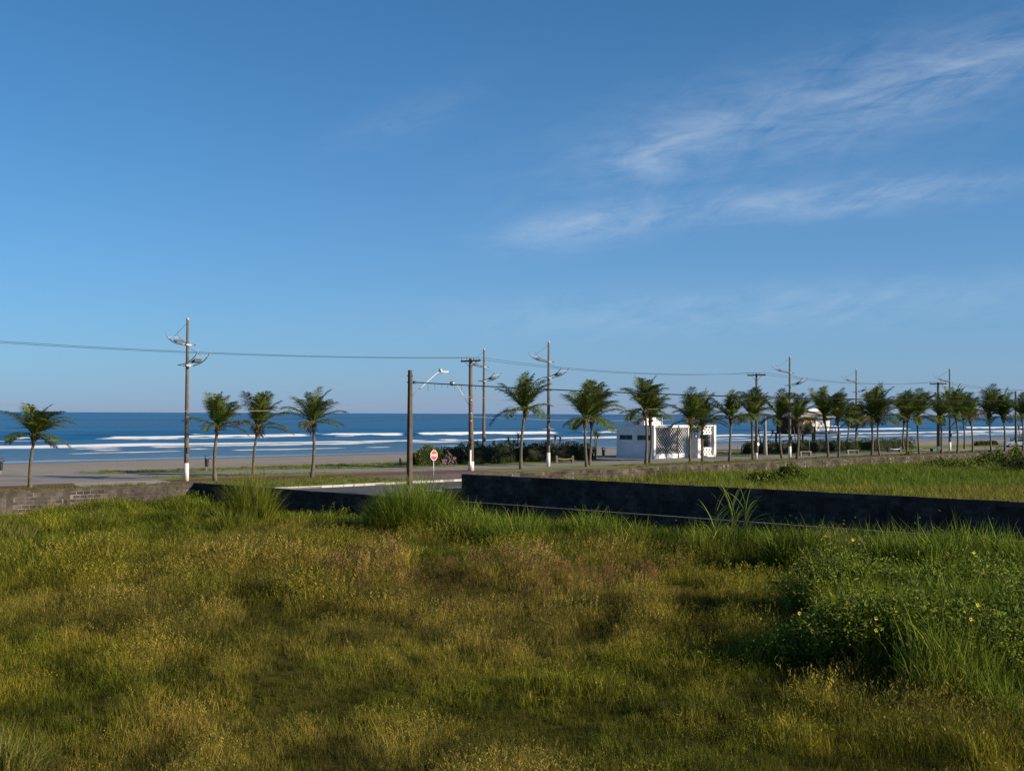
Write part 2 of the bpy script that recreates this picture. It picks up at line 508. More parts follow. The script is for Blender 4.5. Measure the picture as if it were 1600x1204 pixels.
# ------------------------------------------------------------------ mesh helpers
class MB:
    def __init__(self):
        self.v, self.f, self.m = [], [], []

    def add(self, verts, faces, mi=0):
        o = len(self.v)
        self.v.extend([tuple(x) for x in verts])
        self.f.extend([tuple(i + o for i in f) for f in faces])
        self.m.extend([mi] * len(faces))

    def box(self, c, s, rot=None, mi=0):
        """box with centre c, full size s, optional 3x3 rotation"""
        hx, hy, hz = s[0] / 2, s[1] / 2, s[2] / 2
        vs_ = [Vector((x, y, z)) for x in (-hx, hx) for y in (-hy, hy) for z in (-hz, hz)]
        if rot is not None:
            vs_ = [rot @ p for p in vs_]
        c = Vector(c)
        self.add([p + c for p in vs_], [(0, 1, 3, 2), (4, 6, 7, 5), (0, 4, 5, 1), (2, 3, 7, 6), (0, 2, 6, 4), (1, 5, 7, 3)], mi)

    def tube(self, pts, rad, n=8, mi=0, cap=True):
        pts = [Vector(p) for p in pts]
        if isinstance(rad, (int, float)):
            rad = [rad] * len(pts)
        vs_, fs = [], []
        for i, p in enumerate(pts):
            t = (pts[min(i + 1, len(pts) - 1)] - pts[max(i - 1, 0)]).normalized()
            ref = Vector((0, 0, 1)) if abs(t.z) < 0.9 else Vector((1, 0, 0))
            a = t.cross(ref).normalized()
            b = t.cross(a).normalized()
            for k in range(n):
                ang = 2 * math.pi * k / n
                vs_.append(p + a * (rad[i] * math.cos(ang)) + b * (rad[i] * math.sin(ang)))
        for i in range(len(pts) - 1):
            for k in range(n):
                k2 = (k + 1) % n
                fs.append((i * n + k, i * n + k2, (i + 1) * n + k2, (i + 1) * n + k))
        if cap:
            fs.append(tuple(range(n - 1, -1, -1)))
            fs.append(tuple((len(pts) - 1) * n + k for k in range(n)))
        self.add(vs_, fs, mi)

    def ball(self, c, r, nu=8, nv=6, mi=0, sc=(1, 1, 1)):
        vs_, fs = [], []
        c = Vector(c)
        for j in range(1, nv):
            ph = math.pi * j / nv
            for i in range(nu):
                th = 2 * math.pi * i / nu
                vs_.append(c + Vector((r * math.sin(ph) * math.cos(th) * sc[0], r * math.sin(ph) * math.sin(th) * sc[1], r * math.cos(ph) * sc[2])))
        top, bot = len(vs_), len(vs_) + 1
        vs_ += [c + Vector((0, 0, r * sc[2])), c - Vector((0, 0, r * sc[2]))]
        for j in range(nv - 2):
            for i in range(nu):
                i2 = (i + 1) % nu
                fs.append((j * nu + i, (j + 1) * nu + i, (j + 1) * nu + i2, j * nu + i2))
        for i in range(nu):
            i2 = (i + 1) % nu
            fs.append((top, i, i2))
            fs.append((bot, (nv - 2) * nu + i2, (nv - 2) * nu + i))
        self.add(vs_, fs, mi)

    def blade(self, base, az, length, width, lean, curve, segs=3, mi=0, twist=0.0):
        """one grass blade: a tapering strip that bends over"""
        p = Vector(base)
        el = math.pi / 2 - lean
        side = Vector((-math.sin(az + twist), math.cos(az + twist), 0))
        ds = length / segs
        vs_, fs = [], []
        for i in range(segs + 1):
            t = i / segs
            w = width * (1 - t) ** 0.7 * (0.75 + 0.5 * t) / 2
            if i < segs:
                vs_ += [p - side * w, p + side * w]
            else:
                vs_.append(p)
            d = Vector((math.cos(az) * math.cos(el), math.sin(az) * math.cos(el), math.sin(el)))
            p = p + d * ds
            el -= curve / segs
        for i in range(segs - 1):
            fs.append((2 * i, 2 * i + 1, 2 * i + 3, 2 * i + 2))
        fs.append((2 * segs - 2, 2 * segs - 1, 2 * segs))
        self.add(vs_, fs, mi)

    def leaf(self, p, d, nrm, L, w, mi=0, fold=0.0):
        p, d = Vector(p), Vector(d).normalized()
        s = d.cross(Vector(nrm))
        if s.length < 1e-4:
            s = d.cross(Vector((0.3, 0.2, 1)))
        s.normalize()
        self.add([p, p + d * L * 0.45 + s * w / 2, p + d * L, p + d * L * 0.45 - s * w / 2], [(0, 1, 2, 3)], mi)

    def mesh(self, name, mats, smooth=False):
        me = bpy.data.meshes.new(name)
        me.from_pydata(self.v, [], self.f)
        if not isinstance(mats, (list, tuple)):
            mats = [mats]
        for m in mats:
            me.materials.append(m)
        if len(mats) > 1:
            me.polygons.foreach_set('material_index', self.m)
        if smooth:
            me.polygons.foreach_set('use_smooth', [True] * len(me.polygons))
        me.update()
        return me

    def build(self, name, mats, parent=None, smooth=False, loc=None):
        o = bpy.data.objects.new(name, self.mesh(name, mats, smooth))
        COL.objects.link(o)
        if parent is not None:
            o.parent = parent
        if loc is not None:
            o.location = loc
        return o


def tag(o, label=None, cat=None, group=None, kind=None):
    if label:
        o['label'] = label
    if cat:
        o['category'] = cat
    if group:
        o['group'] = group
    if kind:
        o['kind'] = kind
    return o


def thing(name, label, cat, loc=(0, 0, 0), rz=0.0, group=None):
    o = bpy.data.objects.new(name, None)
    o.empty_display_size = 0.3
    COL.objects.link(o)
    o.location = loc
    o.rotation_euler = (0, 0, rz)
    return tag(o, label, cat, group)


def copy_obj(o, parent=None):
    c = o.copy()
    COL.objects.link(c)
    c.parent = parent
    return c


def copy_tree(o, parent=None):
    kids = list(o.children)
    c = copy_obj(o, parent)
    for ch in kids:
        copy_tree(ch, c)
    return c


ROT_V = Matrix((( V.x, U.x, 0), (V.y, U.y, 0), (0, 0, 1)))    # local x -> V, local y -> U
RZ_V = math.atan2(V.y, V.x)


def sheet(name, u0, u1, v0, v1, z, mat, nu=1, nv=1, kind='structure'):
    mb = MB()
    vs_ = [W(u0 + (u1 - u0) * i / nu, v0 + (v1 - v0) * j / nv, z) for i in range(nu + 1) for j in range(nv + 1)]
    fs = [(i * (nv + 1) + j, i * (nv + 1) + j + 1, (i + 1) * (nv + 1) + j + 1, (i + 1) * (nv + 1) + j) for i in range(nu) for j in range(nv)]
    mb.add(vs_, [tuple(reversed(f)) for f in fs])
    return tag(mb.build(name, mat), kind=kind)

# ------------------------------------------------------------------ ground, roads, promenade, beach, sea
def strip(name, rows, z, mat):
    """ribbon along the shore: rows of (v, u_near, u_far)"""
    mb = MB()
    vs_ = []
    for (v, a, b) in rows:
        vs_ += [W(a, v, z), W(b, v, z)]
    mb.add(vs_, [(2 * i, 2 * i + 2, 2 * i + 3, 2 * i + 1) for i in range(len(rows) - 1)])
    return tag(mb.build(name, mat), kind='structure')


def slab(name, u0, u1, v0, v1, ztop, thick, mat):
    mb = MB()
    mb.box(W((u0 + u1) / 2, (v0 + v1) / 2, ztop - thick / 2), (v1 - v0, u1 - u0, thick), ROT_V)
    return tag(mb.build(name, mat), kind='structure')


sheet('terrain', -500, 9.6, -500, 2500, -1.2, MAT['soil'])
sheet('avenue', 2.4, 9.62, -400, 1500, -0.12, MAT['asphalt'])
sheet('side_street', -120, 2.4, 2.1, 19.6, -0.124, MAT['asphalt'])
slab('sidewalk_front', 0.2, 2.4, -400, 2.1, 0.0, 0.29, MAT['sidewalk'])
slab('sidewalk_near', -120, 0.2, 0.2, 2.1, 0.0, 0.285, MAT['sidewalk'])
slab('sidewalk_far', -120, -8.7, 10.8, 12.35, 0.0, 0.285, MAT['sidewalk'])
slab('sidewalk_front_far', -1.0, 2.4, 21.5, 600, 0.0, 0.29, MAT['sidewalk'])
slab('promenade_lawn', 9.95, 41.0, -500, 1500, 0.0, 0.4, MAT['lawn'])
kerb = slab('kerb', 9.62, 9.94, -500, 1500, -0.02, 0.35, MAT['sidewalk'])
_kb = MB()
_kb.box((0, 0, 0), (0.965, 0.30, 0.16))
_km = [_kb.mesh('kerb_stone', MAT['kerb_white']), _kb.mesh('kerb_stone', MAT['kerb_worn'])]
_rk = random.Random(17)
for k in range(62):
    ks = bpy.data.objects.new('kerb_stone', _km[1 if _rk.random() < 0.22 else 0])
    COL.objects.link(ks)
    ks.parent = kerb
    ks.location = W(9.77 + _rk.uniform(-0.012, 0.012), 2.0 + k * 1.0, -0.045 + _rk.uniform(-0.008, 0.012))
    ks.rotation_euler = (0, 0, RZ_V + _rk.uniform(-0.008, 0.008))
strip('cycle_path', [(-200, 20.6, 24.2), (2.5, 20.6, 24.2)], 0.008, MAT['red_path'])
strip('cycle_path_right', [(12.5, 20.6, 24.2), (24, 20.2, 23.8), (34, 18.6, 22.8), (43, 17.6, 21.4)], 0.008, MAT['red_path'])
strip('bike_crossing', [(2.5, 19.9, 24.6), (12.5, 19.9, 24.6)], 0.008, MAT['red_path'])
cr = thing('crossing_stripe_set', 'pale painted stripes across the red cycle path left of the white-based pole', 'road marking', W(22, 7.5, 0.012))
for k in range(6):
    mb = MB()
    uu = 20.05 + k * 0.78
    mb.box(W(uu + 0.2, 7.4 + 0.25 * k, 0.002) - W(22, 7.5, 0), (8.0 - 0.2 * k, 0.46, 0.004), ROT_V)
    mb.build('painted_stripe', MAT['cross_white'], cr)
strip('stone_plaza', [(-10, 24.25, 41.0), (13.5, 24.25, 41.0)], 0.004, MAT['stone_path'])
strip('stone_path', [(-200, 29.5, 35.5), (-10, 29.5, 35.5)], 0.005, MAT['stone_path'])
strip('stone_path_middle', [(13.5, 30.0, 36.0), (26, 28.0, 35.0), (40, 22.9, 30.5), (52, 21.3, 28.2), (64, 21.0, 28.4), (76, 21.0, 29.0)], 0.005, MAT['stone_path'])
strip('stone_plaza_right', [(76, 19.8, 41.0), (98, 19.8, 41.0)], 0.004, MAT['stone_path'])
strip('stone_path_right', [(98, 21.2, 28.8), (400, 21.2, 28.8)], 0.005, MAT['stone_path'])
strip('brick_paving', [(27, 15.0, 19.4), (29, 10.0, 18.9), (36, 10.0, 18.2), (60, 10.0, 16.2)], 0.004, MAT['brick_paving'])


def build_beach():
    prof = [(41.0, -0.02), (44, -0.12), (52, -0.35), (66, -0.75), (84, -1.2), (100, -1.6), (118, -1.98), (135, -2.25), (170, -2.9), (300, -5)]
    vv = [-500, -200] + list(range(-120, 600, 12)) + [800, 1500, 2600]
    mb = MB()
    vs_, fs = [], []
    rng = random.Random(4)
    for (u, z) in prof:
        for v in vv:
            dz = (rng.random() - 0.5) * (0.10 if 44 < u < 90 else 0.02)
            vs_.append(W(u, v, z + dz))
    n = len(vv)
    for i in range(len(prof) - 1):
        for j in range(n - 1):
            fs.append((i * n + j, i * n + j + 1, (i + 1) * n + j + 1, (i + 1) * n + j))
    mb.add(vs_, [tuple(reversed(f)) for f in fs])
    tag(mb.build('beach', MAT['sand'], smooth=True), kind='structure')


build_beach()
SEA_Z = -2.0


def build_sea():
    us = np.concatenate([np.arange(104, 200, 0.75), np.arange(200, 300, 0.6), np.arange(300, 420.1, 4.0)])
    vv = np.arange(-60, 1250.1, 2.6)
    Ug, Vg = np.meshgrid(us, vv, indexing='ij')
    Z = np.zeros_like(Ug)
    foam = np.zeros_like(Ug)
    # (u0, height, foam reach towards shore, coverage, wander, seed)
    waves = [(256, 0.85, 6.0, 0.62, 8, 3), (240, 0.16, 2.5, 0.14, 8, 8), (187, 0.46, 6.0, 0.84, 6, 12), (173, 0.20, 3.5, 0.50, 6, 21),
             (158, 0.16, 3.5, 0.50, 5, 33), (144, 0.10, 2.0, 0.42, 4, 47), (296, 0.4, 2.5, 0.07, 8, 57), (330, 0.5, 2.0, 0.03, 8, 63), (372, 0.5, 2.0, 0.0, 9, 71)]
    for (u0, h, reach, cov, wander, seed) in waves:
        uc = u0 + wander * 2 * (fbm(Vg / 90.0 + 50, Vg * 0 + seed, seed, 3) - 0.5) + 2.0 * (vnoise(Vg / 11.0 + 90, Vg * 0, seed + 5) - 0.5)
        amp = h * (0.55 + 0.8 * fbm(Vg / 45.0 + 50, Vg * 0 + 3, seed + 9, 3))
        d = Ug - uc
        prof = np.where(d < 0, np.exp(-(d / (2.2 + h)) ** 2), np.exp(-(d / (7.0 + 3 * h)) ** 2))
        Z += amp * prof
        br = 0.68 * fbm(Vg / 70.0 + 50, Vg * 0 + 7, seed + 14, 3) + 0.32 * fbm(Vg / 8.0 + 50, Ug / 5.0, seed + 15, 3)
        thr = np.quantile(br, 1 - cov) if cov > 0 else 2
        on = np.clip((br - thr) / 0.05 + 0.5, 0, 1)
        rj = reach * (0.5 + vnoise(Vg / 6.0 + 50, Ug * 0 + 1, seed + 2))
        fm = np.where(d > 0, np.clip(1 - d / 1.6, 0, 1), np.clip((d + rj) / (0.35 * rj), 0, 1))
        foam = np.maximum(foam, on * fm * 0.92)
        Z += on * fm * 0.10
        # streaks of old foam behind
        old = np.where((d < 0) & (d > -22), 0.10 * on, 0)
        foam = np.maximum(foam, old)
    # swash edge
    ue = 119.5 + 3.0 * (fbm(Vg / 40.0 + 50, Vg * 0, 81, 3) - 0.5)
    for off, st in ((0, 0.50), (7, 0.38), (13, 0.34)):
        de = np.abs(Ug - ue - off - 4 * (vnoise(Vg / 26.0 + 50, Vg * 0 + off, 90 + off) - 0.5))
        foam = np.maximum(foam, st * np.clip(1.2 - de / 1.1, 0, 1))
    swell = 0.30 * (fbm(Vg / 30.0 + 60, Ug / 9.0 + 60, 101, 3) - 0.5)
    Z = SEA_Z + Z + swell * np.clip((Ug - 125) / 60, 0.1, 1) * np.clip((420 - Ug) / 40, 0, 1)
    Z = np.where(Ug > 418, SEA_Z, Z)
    foam = np.where(Ug > 380, 0, foam)
    shallow = np.clip((215 - Ug) / 85.0, 0, 1) ** 1.2
    X = C0.x + U.x * Ug + V.x * Vg
    Y = C0.y + U.y * Ug + V.y * Vg
    co = np.stack([X, Y, Z], -1).reshape(-1, 3)
    nu, nv = Ug.shape
    idx = np.arange(nu * nv).reshape(nu, nv)
    quads = np.stack([idx[:-1, :-1], idx[1:, :-1], idx[1:, 1:], idx[:-1, 1:]], -1).reshape(-1, 4)[:, ::-1]
    me = bpy.data.meshes.new('sea')
    ext = []
    eq = []

    def quad(u0, u1, v0, v1):
        o = len(co) + len(ext)
        for (a, b) in ((u0, v0), (u0, v1), (u1, v1), (u1, v0)):
            p = W(a, b, SEA_Z)
            ext.append((p.x, p.y, p.z))
        eq.append((o + 0, o + 1, o + 2, o + 3))

    vmax = float(vv[-1])
    umax = float(us[-1])
    for (a, b) in ((umax, 900), (900, 3000), (3000, 12000), (12000, 60000)):
        for (c, d) in ((-60000, -3000), (-3000, -60), (-60, vmax), (vmax, 4000), (4000, 20000), (20000, 90000)):
            quad(a, b, c, d)
    quad(104, umax, vmax, 90000)
    quad(104, umax, -60000, -60)
    allv = np.concatenate([co, np.array(ext)])
    me.from_pydata(allv.tolist(), [], quads.tolist() + eq)
    a = me.attributes.new('foam', 'FLOAT', 'POINT')
    a.data.foreach_set('value', np.concatenate([foam.ravel(), np.zeros(len(ext))]).astype(np.float32))
    a = me.attributes.new('shallow', 'FLOAT', 'POINT')
    a.data.foreach_set('value', np.concatenate([shallow.ravel(), np.zeros(len(ext))]).astype(np.float32))
    me.polygons.foreach_set('use_smooth', [True] * len(me.polygons))
    me.materials.append(MAT['sea'])
    o = bpy.data.objects.new('sea', me)
    COL.objects.link(o)
    tag(o, kind='structure')


build_sea()


# ------------------------------------------------------------------ lots: uneven soil under the grass
def _mound(px, py, rx, ry, h):
    p = G(px, py)
    return (p.x, p.y, rx, ry, h)


MOUNDS = [_mound(760, 925, 3.6, 1.5, 0.42), (11.0, 28.0, 4.0, 4.2, 1.0), _mound(850, 1075, 1.3, 0.9, 0.30), _mound(440, 940, 3.0, 1.4, 0.26),
          _mound(1050, 960, 2.6, 1.3, 0.30), _mound(300, 1080, 2.0, 1.0, 0.18), _mound(1150, 1110, 1.5, 0.9, 0.22), _mound(560, 1010, 2.2, 1.1, 0.20), _mound(120, 950, 2.4, 1.2, 0.25)]


def lot_height(u, v):
    u, v = np.asarray(u, float), np.asarray(v, float)
    z = 0.75 * (fbm(u / 7.0 + 80, v / 7.0 + 80, 201, 3) - 0.5) + 0.22 * (fbm(u / 1.7 + 80, v / 1.7 + 80, 211, 2) - 0.5)
    x = C0.x + U.x * u + V.x * v
    y = C0.y + U.y * u + V.y * v
    for (cx, cy, rx, ry, h) in MOUNDS:
        z = z + h * np.exp(-((x - cx) / rx) ** 2 - ((y - cy) / ry) ** 2)
    return z


def build_lot(name, u0, u1, v0, v1, step, amp):
    us, vv = np.arange(u0, u1 + 1e-3, step), np.arange(v0, v1 + 1e-3, step)
    Ug, Vg = np.meshgrid(us, vv, indexing='ij')
    Z = lot_height(Ug, Vg) * amp
    P = np.stack([C0.x + U.x * Ug + V.x * Vg, C0.y + U.y * Ug + V.y * Vg, Z], -1).reshape(-1, 3)
    n = len(vv)
    idx = np.arange(len(us) * n).reshape(len(us), n)
    q = np.stack([idx[:-1, :-1], idx[:-1, 1:], idx[1:, 1:], idx[1:, :-1]], -1).reshape(-1, 4)[:, ::-1]
    me = bpy.data.meshes.new(name)
    me.from_pydata(P.tolist(), [], q.tolist())
    me.polygons.foreach_set('use_smooth', [True] * len(me.polygons))
    me.materials.append(MAT['soil'])
    o = bpy.data.objects.new(name, me)
    COL.objects.link(o)
    tag(o, kind='structure')


build_lot('near_lot_ground', -96, 0, -80, 0, 1.0, 1.0)
build_lot('far_lot_ground', -80, -1.2, 12.5, 221.5, 2.0, 0.7)

# ------------------------------------------------------------------ block walls
BL, BH, BT = 0.40, 0.20, 0.15
_bm = MB()
_bm.box((0, 0, 0), (0.374, BT + 0.016, 0.172))


def wall_run(name, label, along, origin, length, courses, mats, n_single=0, pillar=3.2, top=0.13, lip=None, rng_seed=1):
    """wall of concrete blocks from origin in direction `along` (unit); children: core, blocks, pillars, coping"""
    blk, mort, pil, copm = mats
    rng = random.Random(rng_seed)
    ang = math.atan2(along.y, along.x)
    t = thing(name, label, 'wall', origin, ang)
    h = courses * BH
    core = MB()
    core.box((length / 2, 0, h / 2 - 0.1), (length, BT, h + 0.2))
    core.build('mortar_core', mort, t)
    shared = _bm.mesh('block', blk)
    rest = MB()
    np_ = int(length // pillar)
    px = [pillar * (k + 0.5) for k in range(np_)]
    cnt = 0
    ncol = int(length / BL)
    for i in range(ncol):
        for c in range(courses):
            x = (i + (0.5 if c % 2 == 0 else 0.0)) * BL
            if x < 0.2 or x > length - 0.2:
                continue
            if any(abs(x - p) < 0.24 for p in px):
                continue
            y = (rng.random() - 0.5) * 0.008
            z = (c + 0.5) * BH
            if cnt < n_single:
                b = bpy.data.objects.new('block', shared)
                COL.objects.link(b)
                b.parent = t
                b.location = (x, y, z)
                b.rotation_euler = (0, 0, (rng.random() - 0.5) * 0.01)
                cnt += 1
            else:
                rest.box((x, y, z), (0.378, BT + 0.016, 0.178))
    if rest.v:
        tag(rest.build('block_courses', blk, t), kind='stuff')
    for p in px:
        m = MB()
        m.box((p, 0, h / 2 - 0.06), (0.36, BT + 0.03, h + 0.12))
        m.build('pillar', pil, t)
    # coping: slightly uneven band of render along the top
    m = MB()
    n = max(2, int(length / 0.8))
    for i in range(n):
        x0, x1 = length * i / n, length * (i + 1) / n
        hh = top + (rng.random() - 0.5) * 0.02
        m.box(((x0 + x1) / 2, 0, h + hh / 2 + 0.001), (x1 - x0 - 0.002, BT + 0.025, hh))
    m.build('coping', copm, t)
    if lip:  # added thin slab, its paler colour draws the lit edge
        m = MB()
        for i in range(n):
            x0, x1 = length * i / n, length * (i + 1) / n
            m.box(((x0 + x1) / 2, 0, h + top + 0.03 + (rng.random() - 0.5) * 0.006), (x1 - x0 - 0.004, BT + 0.03, 0.03))
        m.build('lit_edge_slab', lip, t)
    return t


BLK = (MAT['block'], MAT['mortar'], MAT['cap_dark'], MAT['cap_dark'])
BLKF = (MAT['block_far'], MAT['mortar_far'], MAT['cap_dark'], MAT['cap_dark'])
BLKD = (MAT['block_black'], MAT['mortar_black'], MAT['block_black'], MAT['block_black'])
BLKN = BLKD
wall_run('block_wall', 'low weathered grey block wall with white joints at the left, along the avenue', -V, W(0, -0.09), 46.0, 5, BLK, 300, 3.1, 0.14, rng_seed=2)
wall_run('block_wall', 'dark shaded block wall behind the tall grass, with a thin lit top edge', -U, W(0.07, 0), 84.0, 5, BLKN, 0, 3.2, 0.17, MAT['lit_edge'], rng_seed=3)
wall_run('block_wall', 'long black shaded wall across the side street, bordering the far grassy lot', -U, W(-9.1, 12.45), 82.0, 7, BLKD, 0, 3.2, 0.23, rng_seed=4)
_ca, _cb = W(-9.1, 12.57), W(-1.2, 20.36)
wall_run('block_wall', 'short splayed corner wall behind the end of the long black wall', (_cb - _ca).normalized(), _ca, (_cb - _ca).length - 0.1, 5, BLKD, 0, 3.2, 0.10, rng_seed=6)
wall_run('block_wall', 'sunlit grey-brown stone-like block wall between far grassy lot and palm row', V, W(-1.2, 20.36), 190.0, 5, BLKF, 0, 3.2, 0.12, rng_seed=5)

# ------------------------------------------------------------------ street lamps on the promenade
def make_lamp():
    t = thing('street_lamp', 'x', 'street lamp', group='tall concrete promenade lamps')
    Ht = 12.2
    m = MB()
    m.tube([(0, 0, -0.3), (0, 0, 4), (0, 0, 8), (0, 0, Ht)], [0.19, 0.165, 0.135, 0.10], 14)
    m.build('pole', MAT['pole_concrete'], t, True)
    m = MB()
    m.tube([(0, 0, 0.0), (0, 0, 1.36)], [0.196, 0.190], 14)
    m.build('painted_base', MAT['white_paint'], t, True)
    m = MB()
    m.tube([(0, 0, Ht), (0, 0, Ht + 0.16), (0, 0, Ht + 0.22)], [0.11, 0.11, 0.05], 10)
    m.build('pole_cap', MAT['white_metal'], t, True)
    for (zc, s) in ((10.35, 1), (8.78, -1)):
        # local y is towards the sea; arm leans out along s*y
        arm = bpy.data.objects.new('lamp_arm', None)
        m = MB()
        m.tube([(-0.62, 0, zc), (0.62, 0, zc)], 0.045, 8)
        m.box((0, 0, zc), (0.42, 0.42, 0.12))
        arm = m.build('lamp_arm', MAT['grey_metal'], t)
        for x in (-0.6, 0.6):
            m = MB()
            pts = []
            for k in range(9):
                a = k / 8
                pts.append((x * (1 - 0.12 * a), s * (-0.35 + 2.65 * math.sin(a * 1.32) / math.sin(1.32)), zc + 0.02 + 1.05 * (1 - math.cos(a * 1.32)) / (1 - math.cos(1.32))))
            m.tube(pts, [0.042] * 7 + [0.034, 0.026], 6)
            m.build('arm_tube', MAT['white_metal'], arm, True)
        m = MB()
        m.tube([(-0.56, s * 2.0, zc + 0.66), (0.56, s * 2.0, zc + 0.66)], 0.03, 6)
        m.build('cross_bar', MAT['white_metal'], arm)
        m = MB()
        m.box((0, s * 1.25, zc + 0.30), (0.62, 0.50, 0.13), Matrix.Rotation(s * 0.35, 3, 'X'))
        m.tube([(-0.55, s * 1.2, zc + 0.22), (0.55, s * 1.2, zc + 0.22)], 0.03, 6)
        lu = m.build('floodlight', MAT['dark_metal'] if s < 0 else MAT['grey_metal'], arm)
        m = MB()
        m.box((0, s * 1.25 + s * 0.03, zc + 0.228), (0.5, 0.38, 0.012), Matrix.Rotation(s * 0.35, 3, 'X'))
        m.build('glass_cover', MAT['lamp_glass'], lu)
    m = MB()
    m.tube([(0, 0.05, 12.05), (0, 1.95, 11.02)], 0.014, 5)
    m.build('stay_wire', MAT['grey_metal'], t)
    m = MB()
    m.tube([(0, -0.05, 10.2), (0, -1.95, 9.45)], 0.014, 5)
    m.build('stay_wire', MAT['grey_metal'], t)
    m = MB()
    m.box((0.0, -0.23, 2.35), (0.22, 0.12, 0.42))
    m.build('switch_box', MAT['dark_metal'], t)
    return t


LAMPS = [((292, 22.0), 'tall concrete lamp pole with white base, nearest, behind the left block wall', 1.0),
         ((857, 22.6), 'tall lamp pole with white base in front of the dark hedge, between two palms', 1.0),
         ((1234, 22.0), 'tall lamp pole with white base right of the white kiosk, beside palms', 1.0),
         ((1484, 22.2), 'farthest tall lamp pole in the front row, among the dense palms', 0.98),
         ((756, 38.0), 'tall lamp pole of the seaward row, just right of the utility pole, base behind hedge', 1.0),
         ((1338, 36.5), 'tall lamp pole of the seaward row rising from behind the right palm row', 0.99)]
lamp0 = make_lamp()
for i, ((px, u), lab, sc) in enumerate(LAMPS):
    o = lamp0 if i == 0 else copy_tree(lamp0)
    o.location = PU(px, u)
    o.rotation_euler = (0, 0, RZ_V)
    o.scale = (sc, sc, sc)
    o['label'] = lab


# ------------------------------------------------------------------ utility poles
def util_pole(px, u, py_top, label, white_h, lean=0.0, tint='pole_concrete', arm=True, r=(0.20, 0.13)):
    p = PU(px, u)
    H = zpix(p, py_top)
    t = thing('utility_pole', label, 'utility pole', p, RZ_V)
    m = MB()
    m.tube([(-lean * H, 0, -0.3), (-lean * H * 0.5, 0, H * 0.5), (0, 0, H)], [r[0], (r[0] + r[1]) / 2, r[1]], 12)
    m.build('pole', MAT[tint], t, True)
    m = MB()
    m.tube([(-lean * H, 0, 0), (-lean * H * 0.93, 0, white_h)], [r[0] + 0.006, r[0] + 0.001], 12)
    m.build('painted_base', MAT['white_paint'], t, True)
    if arm:
        # crossarm lies across the avenue line (along local y) with insulators
        m = MB()
        m.box((0.0, 0, H - 0.22), (0.11, 2.5, 0.14))
        ca = m.build('crossarm', MAT['dark_wood'], t)
        for y in (-1.15, -0.45, 0.45, 1.15):
            m = MB()
            m.tube([(0, y, H - 0.15), (0, y, H - 0.03), (0, y, H + 0.02), (0, y, H + 0.09)], [0.02, 0.06, 0.045, 0.05], 8)
            m.build('insulator', MAT['insulator'], ca, True)
        for s in (-1, 1):
            m = MB()
            m.tube([(0.0, s * 0.8, H - 0.25), (0, s * 0.08, H - 0.85)], 0.02, 5)
            m.build('arm_brace', MAT['grey_metal'], ca)
    return t, p, H


def street_light(t, z0, dx, dy, dz, round_head=False, mat='white_metal'):
    m = MB()
    pts = [(0, 0, z0), (dx * 0.5, dy * 0.5, z0 + dz * 0.55), (dx * 0.88, dy * 0.88, z0 + dz * 0.94), (dx, dy, z0 + dz)]
    m.tube(pts, [0.034, 0.032, 0.029, 0.026], 7)
    a = m.build('light_arm', MAT[mat], t, True)
    m = MB()
    d = Vector((dx, dy, 0)).normalized()
    c = Vector((dx, dy, z0 + dz))
    if round_head:
        m.ball(c + d * 0.2, 0.27, 10, 8, sc=(1, 1, 0.8))
        m.tube([c - d * 0.1, c + d * 0.1], 0.08, 8)
    else:
        rot = Matrix.Rotation(math.atan2(d.y, d.x), 3, 'Z')
        m.box(c + d * 0.22, (0.52, 0.2, 0.085), rot)
        m.box(c + d * 0.02 + Vector((0, 0, 0.07)), (0.12, 0.11, 0.14), rot)
    h = m.build('lamp_head', MAT['grey_metal'] if round_head else MAT['white_metal'], a, round_head)
    m = MB()
    rot = Matrix.Rotation(math.atan2(d.y, d.x), 3, 'Z')
    m.box(c + d * 0.26 + Vector((0, 0, -0.054 if not round_head else -0.2)), (0.3, 0.15, 0.02), rot)
    m.build('lamp_lens', MAT['lamp_glass'], h)


UP1, P1, H1 = util_pole(735, 20.6, 560, 'stout grey utility pole with crossarm and round street light, right of stop sign', 0.85, -0.012, r=(0.27, 0.17))
street_light(UP1, zpix(P1, 636), -1.35, 0.7, 2.15, True, 'grey_metal')
mb = MB()
for k in range(3):
    mb.tube([(0.22 + 0.1 * math.cos(a) + 0.02 * k, -0.12, 4.0 + 0.75 * math.sin(a) * (0.6 + 0.1 * k) + 0.25) for a in np.linspace(0, 2 * math.pi, 14)], 0.022, 5)
mb.build('cable_coil', MAT['cable'], UP1)
mb = MB()
mb.box((-0.17, -0.2, 1.25), (0.16, 0.12, 1.3))
mb.build('conduit_cover', MAT['white_paint'], UP1)
for zz in (5.2, 6.4, 4.5):
    mb = MB()
    mb.tube([(0, 0, zz), (0, 0, zz + 0.08)], 0.255 - zz * 0.006, 12)
    mb.build('steel_band', MAT['grey_metal'], UP1)
mb = MB()
rg = random.Random(5)
for k in range(46):
    a = rg.uniform(0, 6.28)
    mb.blade((-0.2 + 0.05 * math.cos(a), -0.16, 2.3 + rg.uniform(-0.25, 0.5)), a, rg.uniform(0.4, 0.8), 0.07, rg.uniform(0.5, 1.3), rg.uniform(0.5, 1.8), 3, 0 if k % 3 else 1)
mb.build('epiphyte', [MAT['hedge_dark'], MAT['sheath']], UP1)

